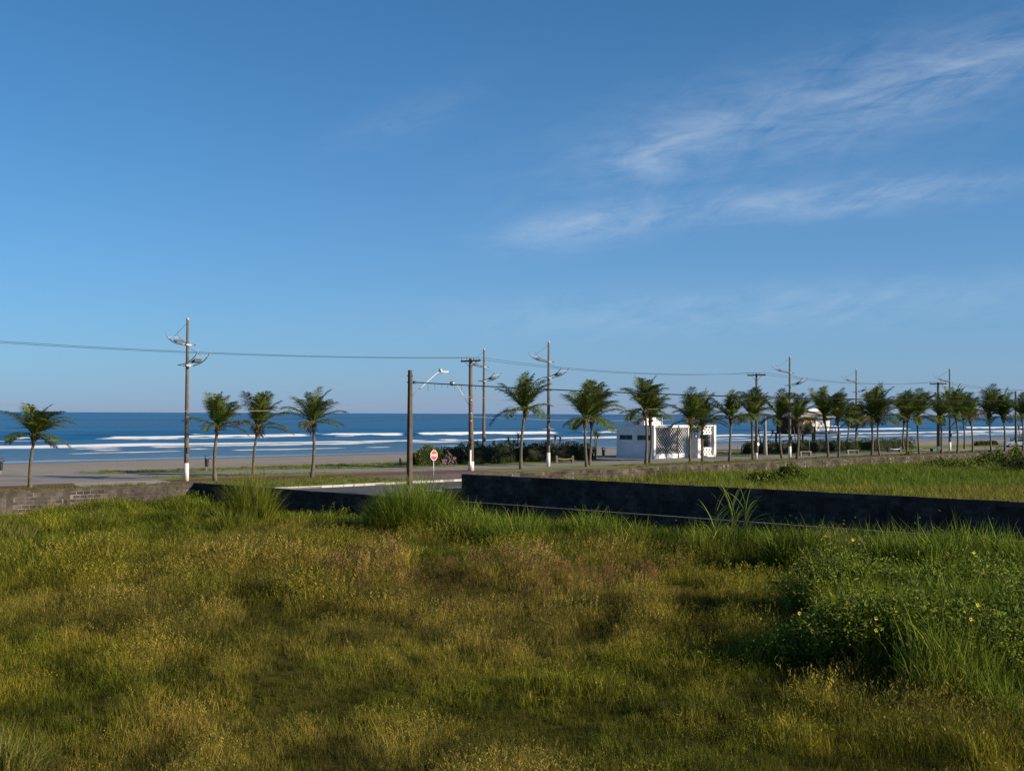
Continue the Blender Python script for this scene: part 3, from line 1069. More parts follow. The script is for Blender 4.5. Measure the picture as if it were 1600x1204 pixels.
UP2, P2, H2 = util_pole(1182, 21.0, 583, 'slim dark utility pole with crossarm and round signs, right of the white kiosk', 0.75, 0.0, 'pole_brown', r=(0.19, 0.12))
UP3, P3, H3 = util_pole(1466, 20.6, 597, 'dark utility pole with crossarm among palms, left of farthest front lamp', 0.85, 0.0, 'pole_brown', r=(0.24, 0.16))
UP4, P4, H4 = util_pole(1587, 20.0, 611, 'bare dark pole with white foot at the right edge between two palms', 0.25, -0.01, 'pole_brown', False, r=(0.2, 0.15))
# square-section pole just behind the near wall
P5 = PU(641.5, -21.0)
uu5, vv5 = uv_of(P5)
P5 = W(-13.0, 1.0)
d5 = ray(640.5, 646)
k5 = Vector((d5.x, d5.y, 0))
tt = (1.0 + C0.dot(V)) / k5.dot(V)
P5 = k5 * tt
H5 = zpix(P5, 578)
UP5 = thing('utility_pole', 'brown square wooden-looking pole with slanting white street light, behind big grass clump', 'utility pole', P5, RZ_V)
mb = MB()
w0, w1 = 0.135, 0.085
vs5 = []
for (z, w, dx) in ((-0.3, w0, 0), (H5, w1, 0.0)):
    c_ = w * 0.22
    for (x, y) in ((-w + c_, -w), (w - c_, -w), (w, -w + c_), (w, w - c_), (w - c_, w), (-w + c_, w), (-w, w - c_), (-w, -w + c_)):
        vs5.append((x + dx, y, z))
mb.add(vs5, [tuple([i, (i + 1) % 8, 8 + (i + 1) % 8, 8 + i]) for i in range(8)] + [tuple(range(7, -1, -1)), tuple(range(8, 16))])
mb.build('pole', MAT['pole_brown'], UP5)
street_light(UP5, zpix(P5, 622), 2.0, 0.0, 1.35, False, 'white_metal')
for zz in (zpix(P5, 587), zpix(P5, 597)):
    mb = MB()
    mb.box((0.0, 0, zz), (0.22, 0.22, 0.05))
    mb.build('steel_band', MAT['dark_metal'], UP5)
mb = MB()
mb.box((0.24, -0.05, zpix(P5, 597)), (0.12, 0.12, 0.14))
mb.build('cable_clamp', MAT['dark_metal'], UP5)

# poles just outside the frame that carry the cables on
UP6P = W(20.6, -14.0)
UP6 = thing('utility_pole', 'utility pole with crossarm beyond the left edge, carrying the avenue cables', 'utility pole', UP6P, RZ_V)
mb = MB()
mb.tube([(0, 0, -0.3), (0, 0, 10.2)], [0.27, 0.17], 12)
mb.build('pole', MAT['pole_concrete'], UP6, True)
mb = MB()
mb.box((0, 0, 9.98), (0.11, 2.5, 0.14))
mb.build('crossarm', MAT['dark_wood'], UP6)
UP7P = Vector((46, 64, 0))
UP7 = thing('utility_pole', 'brown pole beyond the right edge, carrying the dark cable over the far lot', 'utility pole', UP7P, 0)
mb = MB()
mb.tube([(0, 0, -0.3), (0, 0, 7.2)], [0.18, 0.12], 10)
mb.build('pole', MAT['pole_brown'], UP7, True)


def cable(name, label, a, b, sag, r, mat, n=24, wob=0.0):
    mb = MB()
    a, b = Vector(a), Vector(b)
    rng = random.Random(hash(label) % 1000)
    pts = []
    for i in range(n + 1):
        t = i / n
        p = a.lerp(b, t)
        p.z -= sag * 4 * t * (1 - t) + (rng.random() - 0.5) * wob
        pts.append(p)
    mb.tube(pts, r, 5, cap=False)
    return tag(mb.build(name, mat, smooth=True), label, 'cable', 'overhead cables')


def at(P, rz, x, y, z):
    return P + Matrix.Rotation(rz, 3, 'Z') @ Vector((x, y, 0)) + Vector((0, 0, z))


CK, CP = MAT['cable'], MAT['cable_pale']
for y, nm in ((-1.15, 'road-side'), (0.45, 'sea-side')):
    cable('power_cable', f'upper {nm} power wire running left from the stout utility pole across the sky', at(P1, RZ_V, 0, y, H1 + 0.08), at(UP6P, RZ_V, 0, y, 10.2), 0.55, 0.016, CK)
    cable('power_cable', f'upper {nm} power wire from the stout utility pole to the pole beside the white kiosk', at(P1, RZ_V, 0, y, H1 + 0.08), at(P2, RZ_V, 0, y, H2 + 0.08), 0.75, 0.016, CK)
    cable('power_cable', f'upper {nm} power wire between the two dark crossarm poles on the right', at(P2, RZ_V, 0, y, H2 + 0.08), at(P3, RZ_V, 0, y, H3 + 0.08), 0.75, 0.016, CK)
    cable('power_cable', f'upper {nm} power wire leaving the rightmost crossarm pole towards the right edge', at(P3, RZ_V, 0, y, H3 + 0.08), at(P3, RZ_V, 45, y, H3), 0.75, 0.016, CK)
Z1 = [zpix(P1, 620), zpix(P1, 648), zpix(P1, 651)]
ZL = [6.6, 4.75, 4.2]
for k in range(3):
    nm = ('pale upper', 'dark middle', 'dark lowest')[k]
    cable('telephone_cable', f'{nm} sagging communication cable left of the stout utility pole, against the sea', at(P1, RZ_V, -0.2, -0.25, Z1[k]), at(UP6P, RZ_V, 0, -0.25, ZL[k]), (1.35, 0.25, 0.35)[k], (0.022, 0.016, 0.016)[k], CP if k == 0 else CK, wob=0.02 if k == 0 else 0)
Z2 = [zpix(P2, 637), zpix(P2, 641), zpix(P2, 648)]
Z3 = [zpix(P3, 636), zpix(P3, 640), zpix(P3, 646)]
for k in range(3):
    nm = ('pale upper', 'pale middle', 'pale lowest')[k]
    cable('telephone_cable', f'{nm} communication cable hanging between the stout pole and the kiosk-side pole', at(P1, RZ_V, 0.2, -0.25, Z1[k]), at(P2, RZ_V, 0, -0.22, Z2[k]), (0.55, 0.35, 0.5)[k], 0.018, CP if k != 1 else CK)
    cable('telephone_cable', f'{nm} communication cable hanging between the two dark crossarm poles', at(P2, RZ_V, 0, -0.22, Z2[k]), at(P3, RZ_V, 0, -0.25, Z3[k]), (0.6, 0.75, 0.55)[k], 0.02, CP)
    cable('telephone_cable', f'{nm} communication cable from the rightmost crossarm pole to the right edge', at(P3, RZ_V, 0, -0.25, Z3[k]), at(P3, RZ_V, 45, -0.25, Z3[k]), (0.3, 0.4, 0.5)[k], 0.018, CP)
cable('telephone_cable', 'thick dark cable from brown square pole across to the right edge, above the far lot', at(P5, RZ_V, 0.3, -0.05, zpix(P5, 597)), UP7P + Vector((0, 0, 6.4)), 0.62, 0.028, CK, 40)
rg = random.Random(8)
ca_ = at(P5, RZ_V, 0.3, -0.05, zpix(P5, 597))
cb_ = UP7P + Vector((0, 0, 6.4))
LE = thing('loose_cable_end', 'loose wire ends dangling from the dark cable beside the brown square pole', 'cable', ca_)
for k in range(9):
    mb = MB()
    t = 0.012 + k * 0.0065
    p = ca_.lerp(cb_, t) - ca_
    p.z -= 0.62 * 4 * t * (1 - t)
    mb.tube([p, p - Vector((rg.uniform(-0.03, 0.03), 0, rg.uniform(0.12, 0.42)))], 0.008, 4)
    mb.build('wire_end', CK, LE)


# ------------------------------------------------------------------ lettering helper (flat print on signs)
def text_mesh(body, size, mat, parent, name, loc, rot, extrude=0.002):
    cu = bpy.data.curves.new(name, 'FONT')
    cu.body = body
    cu.size = size
    cu.align_x = 'CENTER'
    cu.align_y = 'CENTER'
    cu.extrude = extrude
    cu.offset = size * 0.02
    tmp = bpy.data.objects.new('tmp_text', cu)
    COL.objects.link(tmp)
    dg = bpy.context.evaluated_depsgraph_get()
    me = bpy.data.meshes.new_from_object(tmp.evaluated_get(dg))
    bpy.data.objects.remove(tmp)
    me.materials.clear()
    me.materials.append(mat)
    o = bpy.data.objects.new(name, me)
    COL.objects.link(o)
    o.parent = parent
    o.location = loc
    o.rotation_euler = rot
    return o


def ngon_plate(mb, n, r, y0, y1, rot0, cz, mi=0):
    a = [(r * math.cos(rot0 + 2 * math.pi * k / n), r * math.sin(rot0 + 2 * math.pi * k / n)) for k in range(n)]
    vs_ = [(x, y0, cz + z) for x, z in a] + [(x, y1, cz + z) for x, z in a]
    fs = [tuple(range(n)), tuple(range(2 * n - 1, n - 1, -1))] + [(k, n + k, n + (k + 1) % n, (k + 1) % n) for k in range(n)]
    mb.add(vs_, fs, mi)


# stop sign: faces the drivers who come down the side street (local -y is the face, towards -U)
dS = ray(677, 646)
kS = Vector((dS.x, dS.y, 0))
PS = kS * ((18.7 + C0.dot(V)) / kS.dot(V))
PS = G(677, 770.5)
SS = thing('stop_sign', 'red octagonal stop sign on a thin grey post at the side street corner', 'road sign', PS, RZ_V + R(4))
mb = MB()
mb.tube([(0, 0, -0.3), (0, 0, 2.95)], 0.035, 8)
mb.build('post', MAT['grey_metal'], SS, True)
zc = zpix(PS, 711)
mb = MB()
ngon_plate(mb, 8, 0.355, -0.050, -0.040, R(22.5), zc)
pl = mb.build('sign_plate', MAT['sign_white'], SS)
mb = MB()
ngon_plate(mb, 8, 0.318, -0.056, -0.0505, R(22.5), zc)
mb.build('red_face', MAT['sign_red'], pl)
text_mesh('PARE', 0.235, MAT['sign_white'], pl, 'lettering', (0, -0.058, zc), (R(90), 0, 0))
mb = MB()
ngon_plate(mb, 8, 0.350, -0.0395, -0.034, R(22.5), zc)
mb.build('sign_back', MAT['sign_back'], pl)

# round signs beside the slim utility pole
PR = P2 + V * (-0.22) + U * (-0.35)
SR = thing('parking_sign', 'pair of round white no-parking style signs one above the other beside slim dark pole', 'road sign', PR, RZ_V)
mb = MB()
mb.tube([(0, 0, -0.2), (0, 0, 2.75)], 0.03, 8)
mb.build('post', MAT['grey_metal'], SR, True)
for zz, mt in ((2.45, 'sign_back'), (1.78, 'sign_white')):
    mb = MB()
    ngon_plate(mb, 20, 0.27, -0.05, -0.04, 0, zz)
    pl = mb.build('sign_plate', MAT['sign_white'] if mt == 'sign_white' else MAT['sign_back'], SR)
    mb = MB()
    for k in range(20):
        a0, a1 = 2 * math.pi * k / 20, 2 * math.pi * (k + 1) / 20
        q = []
        for rr in (0.27, 0.215):
            for a in (a0, a1):
                q.append((rr * math.cos(a), -0.053, zz + rr * math.sin(a)))
        mb.add(q, [(0, 1, 3, 2)])
    mb.build('rim', MAT['navy_cloth'], pl)
    text_mesh('E', 0.3, MAT['void'], pl, 'lettering', (0, -0.054, zz), (R(90), 0, 0))

# ------------------------------------------------------------------ coconut palms bent by the sea wind
WIND = Vector((0.9, -0.25, 0.0))


def frond_mesh(rng, az, el, L, wind, dry=False):
    """one pinnate leaf: midrib plus two rows of narrow leaflets that hang and stream downwind"""
    mb = MB()
    n = 12
    d = Vector((math.cos(az) * math.cos(el), math.sin(az) * math.cos(el), math.sin(el)))
    p = Vector((0, 0, 0)) + Vector((d.x, d.y, 0)) * 0.08
    pts, dirs = [], []
    ds = L / n
    droop = rng.uniform(0.045, 0.095) if el > 0.5 else rng.uniform(0.06, 0.10)
    for i in range(n + 1):
        pts.append(p.copy())
        dirs.append(d.copy())
        t = i / n
        d = (d + Vector((0, 0, -1)) * droop * (0.4 + 1.5 * t) * 0.9 + WIND * wind * (0.3 + 1.2 * t)).normalized()
        p = p + d * ds
    mb.tube(pts, [0.045 * (1 - 0.88 * i / n) + 0.004 for i in range(n + 1)], 4, 0, False)
    nl = 36
    for k in range(nl):
        t = 0.10 + 0.90 * (k + rng.random() * 0.5) / nl
        x = t * n
        i = min(int(x), n - 1)
        f = x - i
        q = pts[i].lerp(pts[i + 1], f)
        dd = dirs[i].lerp(dirs[i + 1], f).normalized()
        side = dd.cross(Vector((0, 0, 1)))
        if side.length < 0.15:
            side = dd.cross(Vector((-math.sin(az), math.cos(az), 0.1))).cross(dd)
        side.normalize()
        up = side.cross(dd).normalized()
        ll = (0.42 + 0.72 * math.sin(math.pi * min(1, t * 0.95 + 0.08)) ** 0.8) * L / 2.9 * rng.uniform(0.85, 1.12)
        for s in (-1, 1):
            e = (side * s * 0.75 + dd * 0.75 + up * 0.22 + WIND * wind * 1.4 + Vector((0, 0, -0.15 + rng.uniform(-0.15, 0.15)))).normalized()
            m1 = q + e * ll * 0.5
            e2 = (e + Vector((0, 0, -0.55)) + WIND * wind * 1.2).normalized()
            m2 = m1 + e2 * ll * 0.5
            wv = dd.cross(e)
            wv = (e.cross(wv)).normalized() * 0.031
            mb.add([q - wv * 0.6, q + wv * 0.6, m1 + wv, m1 - wv, m2], [(0, 1, 2, 3), (3, 2, 4)])
    return mb.mesh('frond', MAT['palm_leaf_dry'] if dry else MAT['palm_leaf'])


def crown_variant(seed):
    rng = random.Random(seed)
    fr = []
    N = 22
    for k in range(N):
        az = k * 2.39996 + rng.uniform(-0.25, 0.25)
        r = k / N
        if r < 0.38:
            el = R(rng.uniform(60, 86))
        elif r < 0.74:
            el = R(rng.uniform(32, 60))
        else:
            el = R(rng.uniform(0, 28))
        L = rng.uniform(2.7, 3.5) * (0.92 if r < 0.25 else 1.0) * (0.9 if r > 0.85 else 1)
        fr.append(frond_mesh(rng, az, el, L, rng.uniform(0.035, 0.075), dry=(r > 0.85 and rng.random() < 0.25)))
    core = MB()
    # fibrous leaf bases and a few coconuts
    core.tube([(0, 0, -0.75), (0, 0, -0.35), (0, 0, 0.1), (0, 0, 0.45)], [0.12, 0.20, 0.19, 0.06], 10, 0)
    for k in range(26):
        a = rng.uniform(0, 6.28)
        core.blade((0.13 * math.cos(a), 0.13 * math.sin(a), rng.uniform(-0.6, 0.1)), a, rng.uniform(0.35, 0.75), 0.10, rng.uniform(0.2, 2.2), rng.uniform(0.2, 1.0), 2, 0)
    for k in range(6):
        a = rng.uniform(0, 6.28)
        core.ball((0.25 * math.cos(a), 0.25 * math.sin(a), -0.2 + rng.uniform(-0.15, 0.1)), 0.11, 7, 5, 1)
    return fr, core.mesh('crown', [MAT['sheath'], MAT['palm_leaf_dry']])


CROWNS = [crown_variant(100 + 7 * k) for k in range(6)]
# base px, base py, join px, join py, crown top py
PALMS = [(47, 762, 53, 690, 628), (336, 751, 339, 676, 616), (396, 741, 402, 676, 616), (487, 746, 489, 668, 615),
         (814, 733, 820, 648, 590), (917, 729, 914, 660, 601), (921, 727, 925, 662, 606), (1009, 725, 1008, 648, 584),
         (1015, 723, 1016, 660, 612), (1079, 722, 1080, 664, 614), (1098, 721, 1097, 666, 616), (1140, 721, 1142, 660, 609),
         (1177, 718, 1175, 656, 609), (1222, 716, 1219, 658, 610), (1245, 717, 1246, 660, 611), (1294, 714, 1288, 656, 612),
         (1310, 715, 1309, 660, 615), (1362, 712, 1361, 656, 609), (1375, 712, 1372, 658, 611), (1417, 711, 1418, 654, 606),
         (1437, 710, 1434, 656, 607), (1471, 709, 1471, 656, 612), (1496, 708, 1494, 652, 605), (1520, 707, 1517, 660, 611),
         (1549, 706, 1546, 652, 607), (1570, 706, 1568, 656, 615), (1598, 707, 1597, 654, 611), (1336, 702, 1340, 664, 632),
         (1325, 703, 1327, 662, 630), (1412, 702, 1413, 660, 614), (1507, 701, 1505, 652, 609)]
PALM_NOTE = ['palm standing alone at the far left edge behind the block wall',
             'palm just right of the nearest lamp pole, the nearer of a pair',
             'palm between the first two roadside palms on the left lawn, slightly farther back',
             'palm alone on the left lawn, beside the red cycle path',
             'tall palm just left of the lamp pole before the dark hedge',
             'left trunk of the crossing palm pair right of the hedge lamp pole',
             'right trunk of the crossing palm pair, leaning right, left of the kiosk',
             'tallest palm, standing before the left corner of the white kiosk',
             'shorter palm close behind the tallest one, before the kiosk lattice',
             'palm before the middle of the white kiosk, left of two',
             'palm before the kiosk serving opening, right of two',
             'palm standing alone just right of the white kiosk',
             'palm directly left of the slim dark utility pole with round signs',
             'palm directly left of the third lamp pole',
             'palm directly right of the third lamp pole',
             'palm with crooked leaning trunk before the beach hut',
             'palm at the right end of the beach hut',
             'palm left of two between the concrete benches on the right',
             'palm right of two between the concrete benches on the right',
             'palm right of the white-topped bench, front of a pair',
             'palm with bent trunk left of the rightmost crossarm pole',
             'palm hidden partly behind the rightmost crossarm pole',
             'palm just right of the farthest front lamp pole',
             'palm third from the right lamp pole with slightly leaning trunk',
             'palm fourth from the right edge, against open beach',
             'palm third from the right edge, left of the bare pole',
             'palm at the very right edge of the picture',
             'small seaward palm right of the beach hut, under the rear lamp pole',
             'small seaward palm behind the right end of the beach hut',
             'seaward palm behind the right end of the long hedge',
             'seaward palm with slim straight trunk behind the farthest front lamp']
rngp = random.Random(31)
for i, (bx, by, jx, jy, ty) in enumerate(PALMS):
    P = G(bx, by)
    hj = zpix(P, jy)
    ht = zpix(P, ty)
    s = (jx - bx) / F_PX * P.y
    t = thing('palm_tree', 'coconut ' + PALM_NOTE[i], 'palm tree', P, 0, 'coconut palms along the promenade')
    cs = (ht - hj) / 3.3
    cs = min(max(cs, 0.72), 1.15)
    r0 = rngp.uniform(0.112, 0.140)
    bow = rngp.uniform(-0.16, 0.16)
    pts, rad = [], []
    nseg = 12
    top = hj + 0.25
    for k in range(nseg + 1):
        a = k / nseg
        pts.append((s * a + bow * math.sin(math.pi * a), rngp.uniform(-0.012, 0.012), -0.15 + (top + 0.15) * a))
        rad.append(r0 * (1.45 - 1.4 * a if a < 0.25 else 1.1 - 0.3 * a) * (1 + 0.06 * (k % 2)))
    mb = MB()
    mb.tube(pts, rad, 9)
    mb.build('trunk', MAT['trunk'], t, True)
    frs, core = CROWNS[(i * 5 + i // 6) % 6]
    cr_ = bpy.data.objects.new('crown', core)
    COL.objects.link(cr_)
    cr_.parent = t
    cr_.location = (s, 0, top + 0.2)
    kx = cs * rngp.uniform(0.86, 1.06)
    cr_.scale = (kx, kx, cs * rngp.uniform(1.0, 1.2))
    cr_.rotation_euler = (rngp.uniform(-0.08, 0.08), rngp.uniform(-0.05, 0.12), rngp.uniform(-0.5, 0.5))
    for j, fm in enumerate(frs):
        if rngp.random() < (0.05, 0.12, 0.24)[i % 3]:
            continue
        f_ = bpy.data.objects.new('frond', fm)
        COL.objects.link(f_)
        f_.parent = cr_
        f_.rotation_euler = (0, 0, rngp.uniform(-0.2, 0.2))


# ------------------------------------------------------------------ screw pines and small tufted trees
def screw_pine(P, label, heads, dark=True, seed=1):
    """branching stems with rosettes of strap leaves: heads = (dx, dz, radius)"""
    rng = random.Random(seed)
    t = thing('screw_pine', label, 'plant', P, 0)
    st, cr_ = MB(), MB()
    for (dx, dz, r) in heads:
        y = rng.uniform(-0.3, 0.3)
        st.tube([(dx * 0.1, 0, -0.1), (dx * 0.35, y * 0.4, dz * 0.45), (dx, y, dz)], [0.10, 0.085, 0.06], 7)
        for k in range(46):
            a = rng.uniform(0, 6.28)
            cr_.blade((dx, y, dz + rng.uniform(-0.25, 0.15)), a, r * rng.uniform(0.7, 1.15), 0.085, rng.uniform(0.15, 1.35), rng.uniform(0.8, 2.0), 3)
    st.build('stem', MAT['stem'], t, True)
    cr_.build('crown', MAT['hedge_dark'] if dark else MAT['hedge_light'], t)
    return t


screw_pine(PU(803, 34.5), 'pale rosette-leaved small tree rising from the hedge left of a tall palm', [(0.0, 2.1, 0.8), (0.5, 2.6, 0.75), (-0.6, 2.3, 0.7)], False, 2)
screw_pine(PU(866, 36), 'small dark tufted tree just right of the hedge lamp pole', [(0.1, 2.4, 0.65), (0.7, 2.2, 0.6)], True, 3)
screw_pine(PU(930, 33.5), 'short fan-leaved palm-like plant right of the crossing palm pair', [(0, 2.9, 0.95), (0.3, 2.6, 0.9)], False, 4)
screw_pine(PU(1192, 31), 'dark bushy tufted tree behind the slim pole with round signs', [(-0.6, 3.0, 0.9), (0.3, 3.5, 1.0), (1.2, 2.8, 0.8), (0.2, 2.4, 0.9)], True, 5)
screw_pine(PU(1245, 34), 'spreading branchy tufted tree left of the beach hut behind lamp pole', [(-1.4, 3.2, 0.85), (-0.5, 3.6, 0.8), (0.6, 3.3, 0.8), (1.2, 2.6, 0.7)], True, 6)
screw_pine(PU(1594, 30), 'dark tufted plant at the right edge above a rounded shrub', [(-0.3, 3.0, 1.1), (0.6, 2.6, 1.0)], True, 7)


# ------------------------------------------------------------------ hedges and shrubs
def hedge(name, label, cat, u, v0, v1, width, h, mats, nleaf, seed, leaf=0.20, spiky=0.0):
    rng = random.Random(seed)
    L = v1 - v0
    t = thing(name, label, cat, W(u, (v0 + v1) / 2), RZ_V)
    core = MB()
    n = max(4, int(L / 1.1))
    ring = []
    for i in range(n + 1):
        x = -L / 2 + L * i / n
        e = 0.55 if i in (0, n) else 1.0
        hh = h * e * rng.uniform(0.74, 0.9)
        wv = width / 2 * e * rng.uniform(0.74, 0.9)
        ring.append([(x, -wv, 0), (x, -wv, hh * 0.7), (x, -wv * 0.55, hh), (x, wv * 0.55, hh), (x, wv, hh * 0.7), (x, wv, 0)])
    vs_ = [p for r_ in ring for p in r_]
    fs = [(i * 6 + k, i * 6 + k + 1, (i + 1) * 6 + k + 1, (i + 1) * 6 + k) for i in range(n) for k in range(5)]
    fs += [tuple(range(5, -1, -1)), tuple(n * 6 + k for k in range(6))]
    core.add(vs_, fs)
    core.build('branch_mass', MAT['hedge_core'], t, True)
    fo = MB()
    for k in range(nleaf):
        x = rng.uniform(-L / 2, L / 2)
        a = rng.uniform(-0.15, math.pi + 0.15)
        e = min(1.0, 0.6 + (L / 2 - abs(x)) / 1.2)
        bumpy = 0.86 + 0.22 * math.sin(x * 2.1 + seed) * math.sin(x * 0.7 + 2 * seed) + rng.uniform(-0.1, 0.12)
        y = math.cos(a) * width / 2 * e * bumpy
        z = min(max(0.05, (abs(math.sin(a)) ** 0.55) * h * e * bumpy * (1 if math.sin(a) > 0 else 0.1)), h * 1.25)
        z = z if rng.random() < 0.7 else rng.uniform(0.1, z)
        d = Vector((rng.uniform(-1, 1), math.cos(a) * 0.8 + rng.uniform(-0.8, 0.8), 0.5 + rng.uniform(-0.6, 1.0)))
        fo.leaf((x, y, z), d, (rng.gauss(0.3, 0.8), rng.gauss(-0.5, 0.8), rng.gauss(0.3, 0.6)), leaf * rng.uniform(0.7, 1.4), leaf * 0.55, rng.randrange(len(mats)))
    if spiky:
        for k in range(int(spiky * L)):
            x = rng.uniform(-L / 2, L / 2)
            c = (x, rng.uniform(-0.3, 0.3) * width, h * rng.uniform(0.75, 1.0))
            for j in range(12):
                fo.blade(c, rng.uniform(0, 6.28), rng.uniform(0.4, 0.8), 0.07, rng.uniform(0.1, 1.1), rng.uniform(0.3, 1.4), 2, rng.randrange(len(mats)))
    fo.build('foliage', [MAT[m] for m in mats], t)
    return t


def vcol(px, u):
    return uv_of(PU(px, u))[1]


hedge('hedge', 'bright yellow-green clipped hedge behind the stop sign and cyclist', 'hedge', 33.0, vcol(646, 33), vcol(690, 33), 1.8, 1.75, ['hedge_light', 'hedge_light', 'clump_green'], 2600, 1)
hedge('hedge', 'reddish mixed-leaf hedge between the cyclist and the stout utility pole', 'hedge', 33.2, vcol(690, 33.2), vcol(728, 33.2), 1.8, 1.8, ['hedge_light', 'hedge_red', 'hedge_red'], 2200, 2)
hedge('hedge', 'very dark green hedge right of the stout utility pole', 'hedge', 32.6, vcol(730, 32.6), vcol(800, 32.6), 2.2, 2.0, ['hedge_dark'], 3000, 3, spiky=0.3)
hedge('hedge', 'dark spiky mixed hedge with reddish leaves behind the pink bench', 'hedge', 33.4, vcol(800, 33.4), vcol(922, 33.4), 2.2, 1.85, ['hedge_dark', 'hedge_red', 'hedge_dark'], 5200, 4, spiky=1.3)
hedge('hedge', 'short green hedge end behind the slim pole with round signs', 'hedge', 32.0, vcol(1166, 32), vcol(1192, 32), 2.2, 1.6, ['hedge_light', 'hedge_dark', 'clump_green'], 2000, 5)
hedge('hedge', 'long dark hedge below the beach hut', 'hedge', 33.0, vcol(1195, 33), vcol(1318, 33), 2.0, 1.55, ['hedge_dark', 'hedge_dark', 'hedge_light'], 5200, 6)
hedge('hedge', 'green hedge behind the two concrete benches on the right', 'hedge', 33.0, vcol(1320, 33), vcol(1424, 33), 2.0, 1.5, ['hedge_dark', 'hedge_light', 'clump_green'], 5200, 7)
hedge('shrub', 'rounded dark shrub at the right edge behind the grey car', 'shrub', 28.0, vcol(1586, 28), vcol(1612, 28), 2.4, 1.5, ['hedge_dark'], 1500, 8)
hedge('hedge', 'low dark hedge strip between palms near the right edge', 'hedge', 35.0, vcol(1524, 35), vcol(1556, 35), 1.4, 0.7, ['hedge_dark'], 1200, 9)


# ------------------------------------------------------------------ white kiosk with lattice front
PB = G(1022, 716.5)
KB = thing('beach_kiosk', 'white flat-roofed beach building with diamond lattice front and square openings', 'building', PB, RZ_V)
# local x along the shore (front length), local y towards the sea (depth); front face at y = 0
KL, KD, KH = 12.9, 5.7, zpix(PB, 664.5)


def kb(name, mat, boxes, parent=KB):
    m = MB()
    for (x0, x1, y0, y1, z0, z1) in boxes:
        m.box(((x0 + x1) / 2, (y0 + y1) / 2, (z0 + z1) / 2), (x1 - x0, y1 - y0, z1 - z0))
    return m.build(name, MAT[mat], parent)


LX0, LX1 = 0.32, 6.75           # lattice bay
zlo, zhi = 0.55, KH - 0.28
kb('side_wall', 'white_wall', [(0.03, 0.22, 0.35, KD, 0.45, 2.15), (0.03, 0.22, 0.35, KD, 2.75, KH - 0.06),
                               (0.03, 0.22, 0.35, 0.6, 2.15, 2.75), (0.03, 0.22, 2.55, 3.3, 2.15, 2.75), (0.03, 0.22, 5.25, KD, 2.15, 2.75)])
kb('side_plinth', 'white_wall', [(0.0, 0.24, 0.35, KD + 0.03, -0.05, 0.448)])
for (y0, y1) in ((0.6, 2.55), (3.3, 5.25)):
    w = kb('side_window', 'glass_dark', [(0.10, 0.14, y0, y1, 2.15, 2.75)])
    kb('window_frame', 'grey_metal', [(0.08, 0.16, y0, y1, 2.15, 2.19), (0.08, 0.16, y0, y1, 2.71, 2.75), (0.08, 0.16, (y0 + y1) / 2 - 0.02, (y0 + y1) / 2 + 0.02, 2.19, 2.71)], w)
kb('rear_wall', 'white_wall', [(0.24, KL, KD - 0.2, KD - 0.01, 0.0, KH - 0.06)])
kb('corner_fin', 'white_wall', [(-0.06, 0.30, -0.02, 0.33, -0.05, KH)])
kb('roof_slab', 'white_wall', [(0.24, 8.9, 0.34, KD - 0.005, KH - 0.05, KH + 0.02), (0.31, 8.9, 0.0, 0.335, KH - 0.27, KH - 0.002)])
kb('water_tank_box', 'white_wall', [(0.7, 4.2, 2.0, 4.6, KH + 0.02, KH + 0.95)])
kb('front_plinth', 'white_wall', [(0.31, 6.75, 0.03, 0.28, -0.05, 0.53)])
kb('lattice_shade_sheet', 'void', [(0.3, 6.78, 0.9, 0.95, 0.4, KH - 0.1)])  # black sheet standing in for the shade seen through the lattice
mb = MB()
cell = 0.43
nx, nz = int((LX1 - LX0) / cell), int((zhi - zlo) / cell)
cw, ch = (LX1 - LX0) / nx, (zhi - zlo) / nz
rot45 = lambda s: Matrix.Rotation(s * math.atan2(ch, cw), 3, 'Y')
for i in range(nx):
    for k in range(nz):
        cx, cz = LX0 + (i + 0.5) * cw, zlo + (k + 0.5) * ch
        for (dx, dz, s) in ((-0.25, 0.25, -1), (0.25, 0.25, 1), (0.25, -0.25, -1), (-0.25, -0.25, 1)):
            mb.box((cx + dx * cw, 0.17, cz + dz * ch), (math.hypot(cw, ch) / 2, 0.03, 0.034), rot45(s))
tag(mb.build('lattice', MAT['white_wall'], KB), kind='stuff')
kb('lattice_frame', 'white_wall', [(LX1, LX1 + 0.16, 0.05, 0.34, 0.0, KH - 0.272)])
kb('inner_wall', 'white_wall', [(LX1 + 0.16, 9.4, 1.6, 1.75, 0.0, 1.95), (LX1 + 0.16, 7.3, 1.6, 1.75, 1.95, KH - 0.27), (8.0, 9.4, 1.6, 1.75, 1.95, KH - 0.27), (7.3, 8.0, 1.6, 1.75, 2.9, KH - 0.27)])
kb('inner_window', 'glass_dark', [(7.3, 8.0, 1.66, 1.70, 1.95, 2.9)])
kb('screen_wall', 'white_wall', [(6.6, 7.35, -1.5, -0.45, -0.05, 2.25)])
kb('screen_coping', 'white_wall', [(6.55, 7.42, -1.56, -0.03, 2.252, 2.32)])
kb('pier', 'white_wall', [(8.8, 9.1, 0.9, 1.1, 0.0, KH - 0.06)])
kb('bay_shade_sheet', 'void', [(9.42, 12.3, 3.0, 3.05, 0.2, KH - 0.2)])  # black sheet standing in for the shade deep in the bay
kb('end_fin', 'white_wall', [(12.35, 12.75, 0.2, 0.78, -0.05, KH)])
kb('bay_top_beam', 'white_wall', [(8.9, 12.34, 0.3, 3.4, KH - 0.14, KH - 0.01)])
kb('bay_floor', 'white_wall', [(9.42, 12.34, 0.2, 2.99, -0.05, 0.16)])
kb('bay_column', 'grey_metal', [(12.0, 12.34, 0.55, 0.7, 1.15, 2.75)])
kb('counter_glass', 'glass_dark', [(9.72, 12.0, 0.78, 0.82, 1.2, 2.72)])
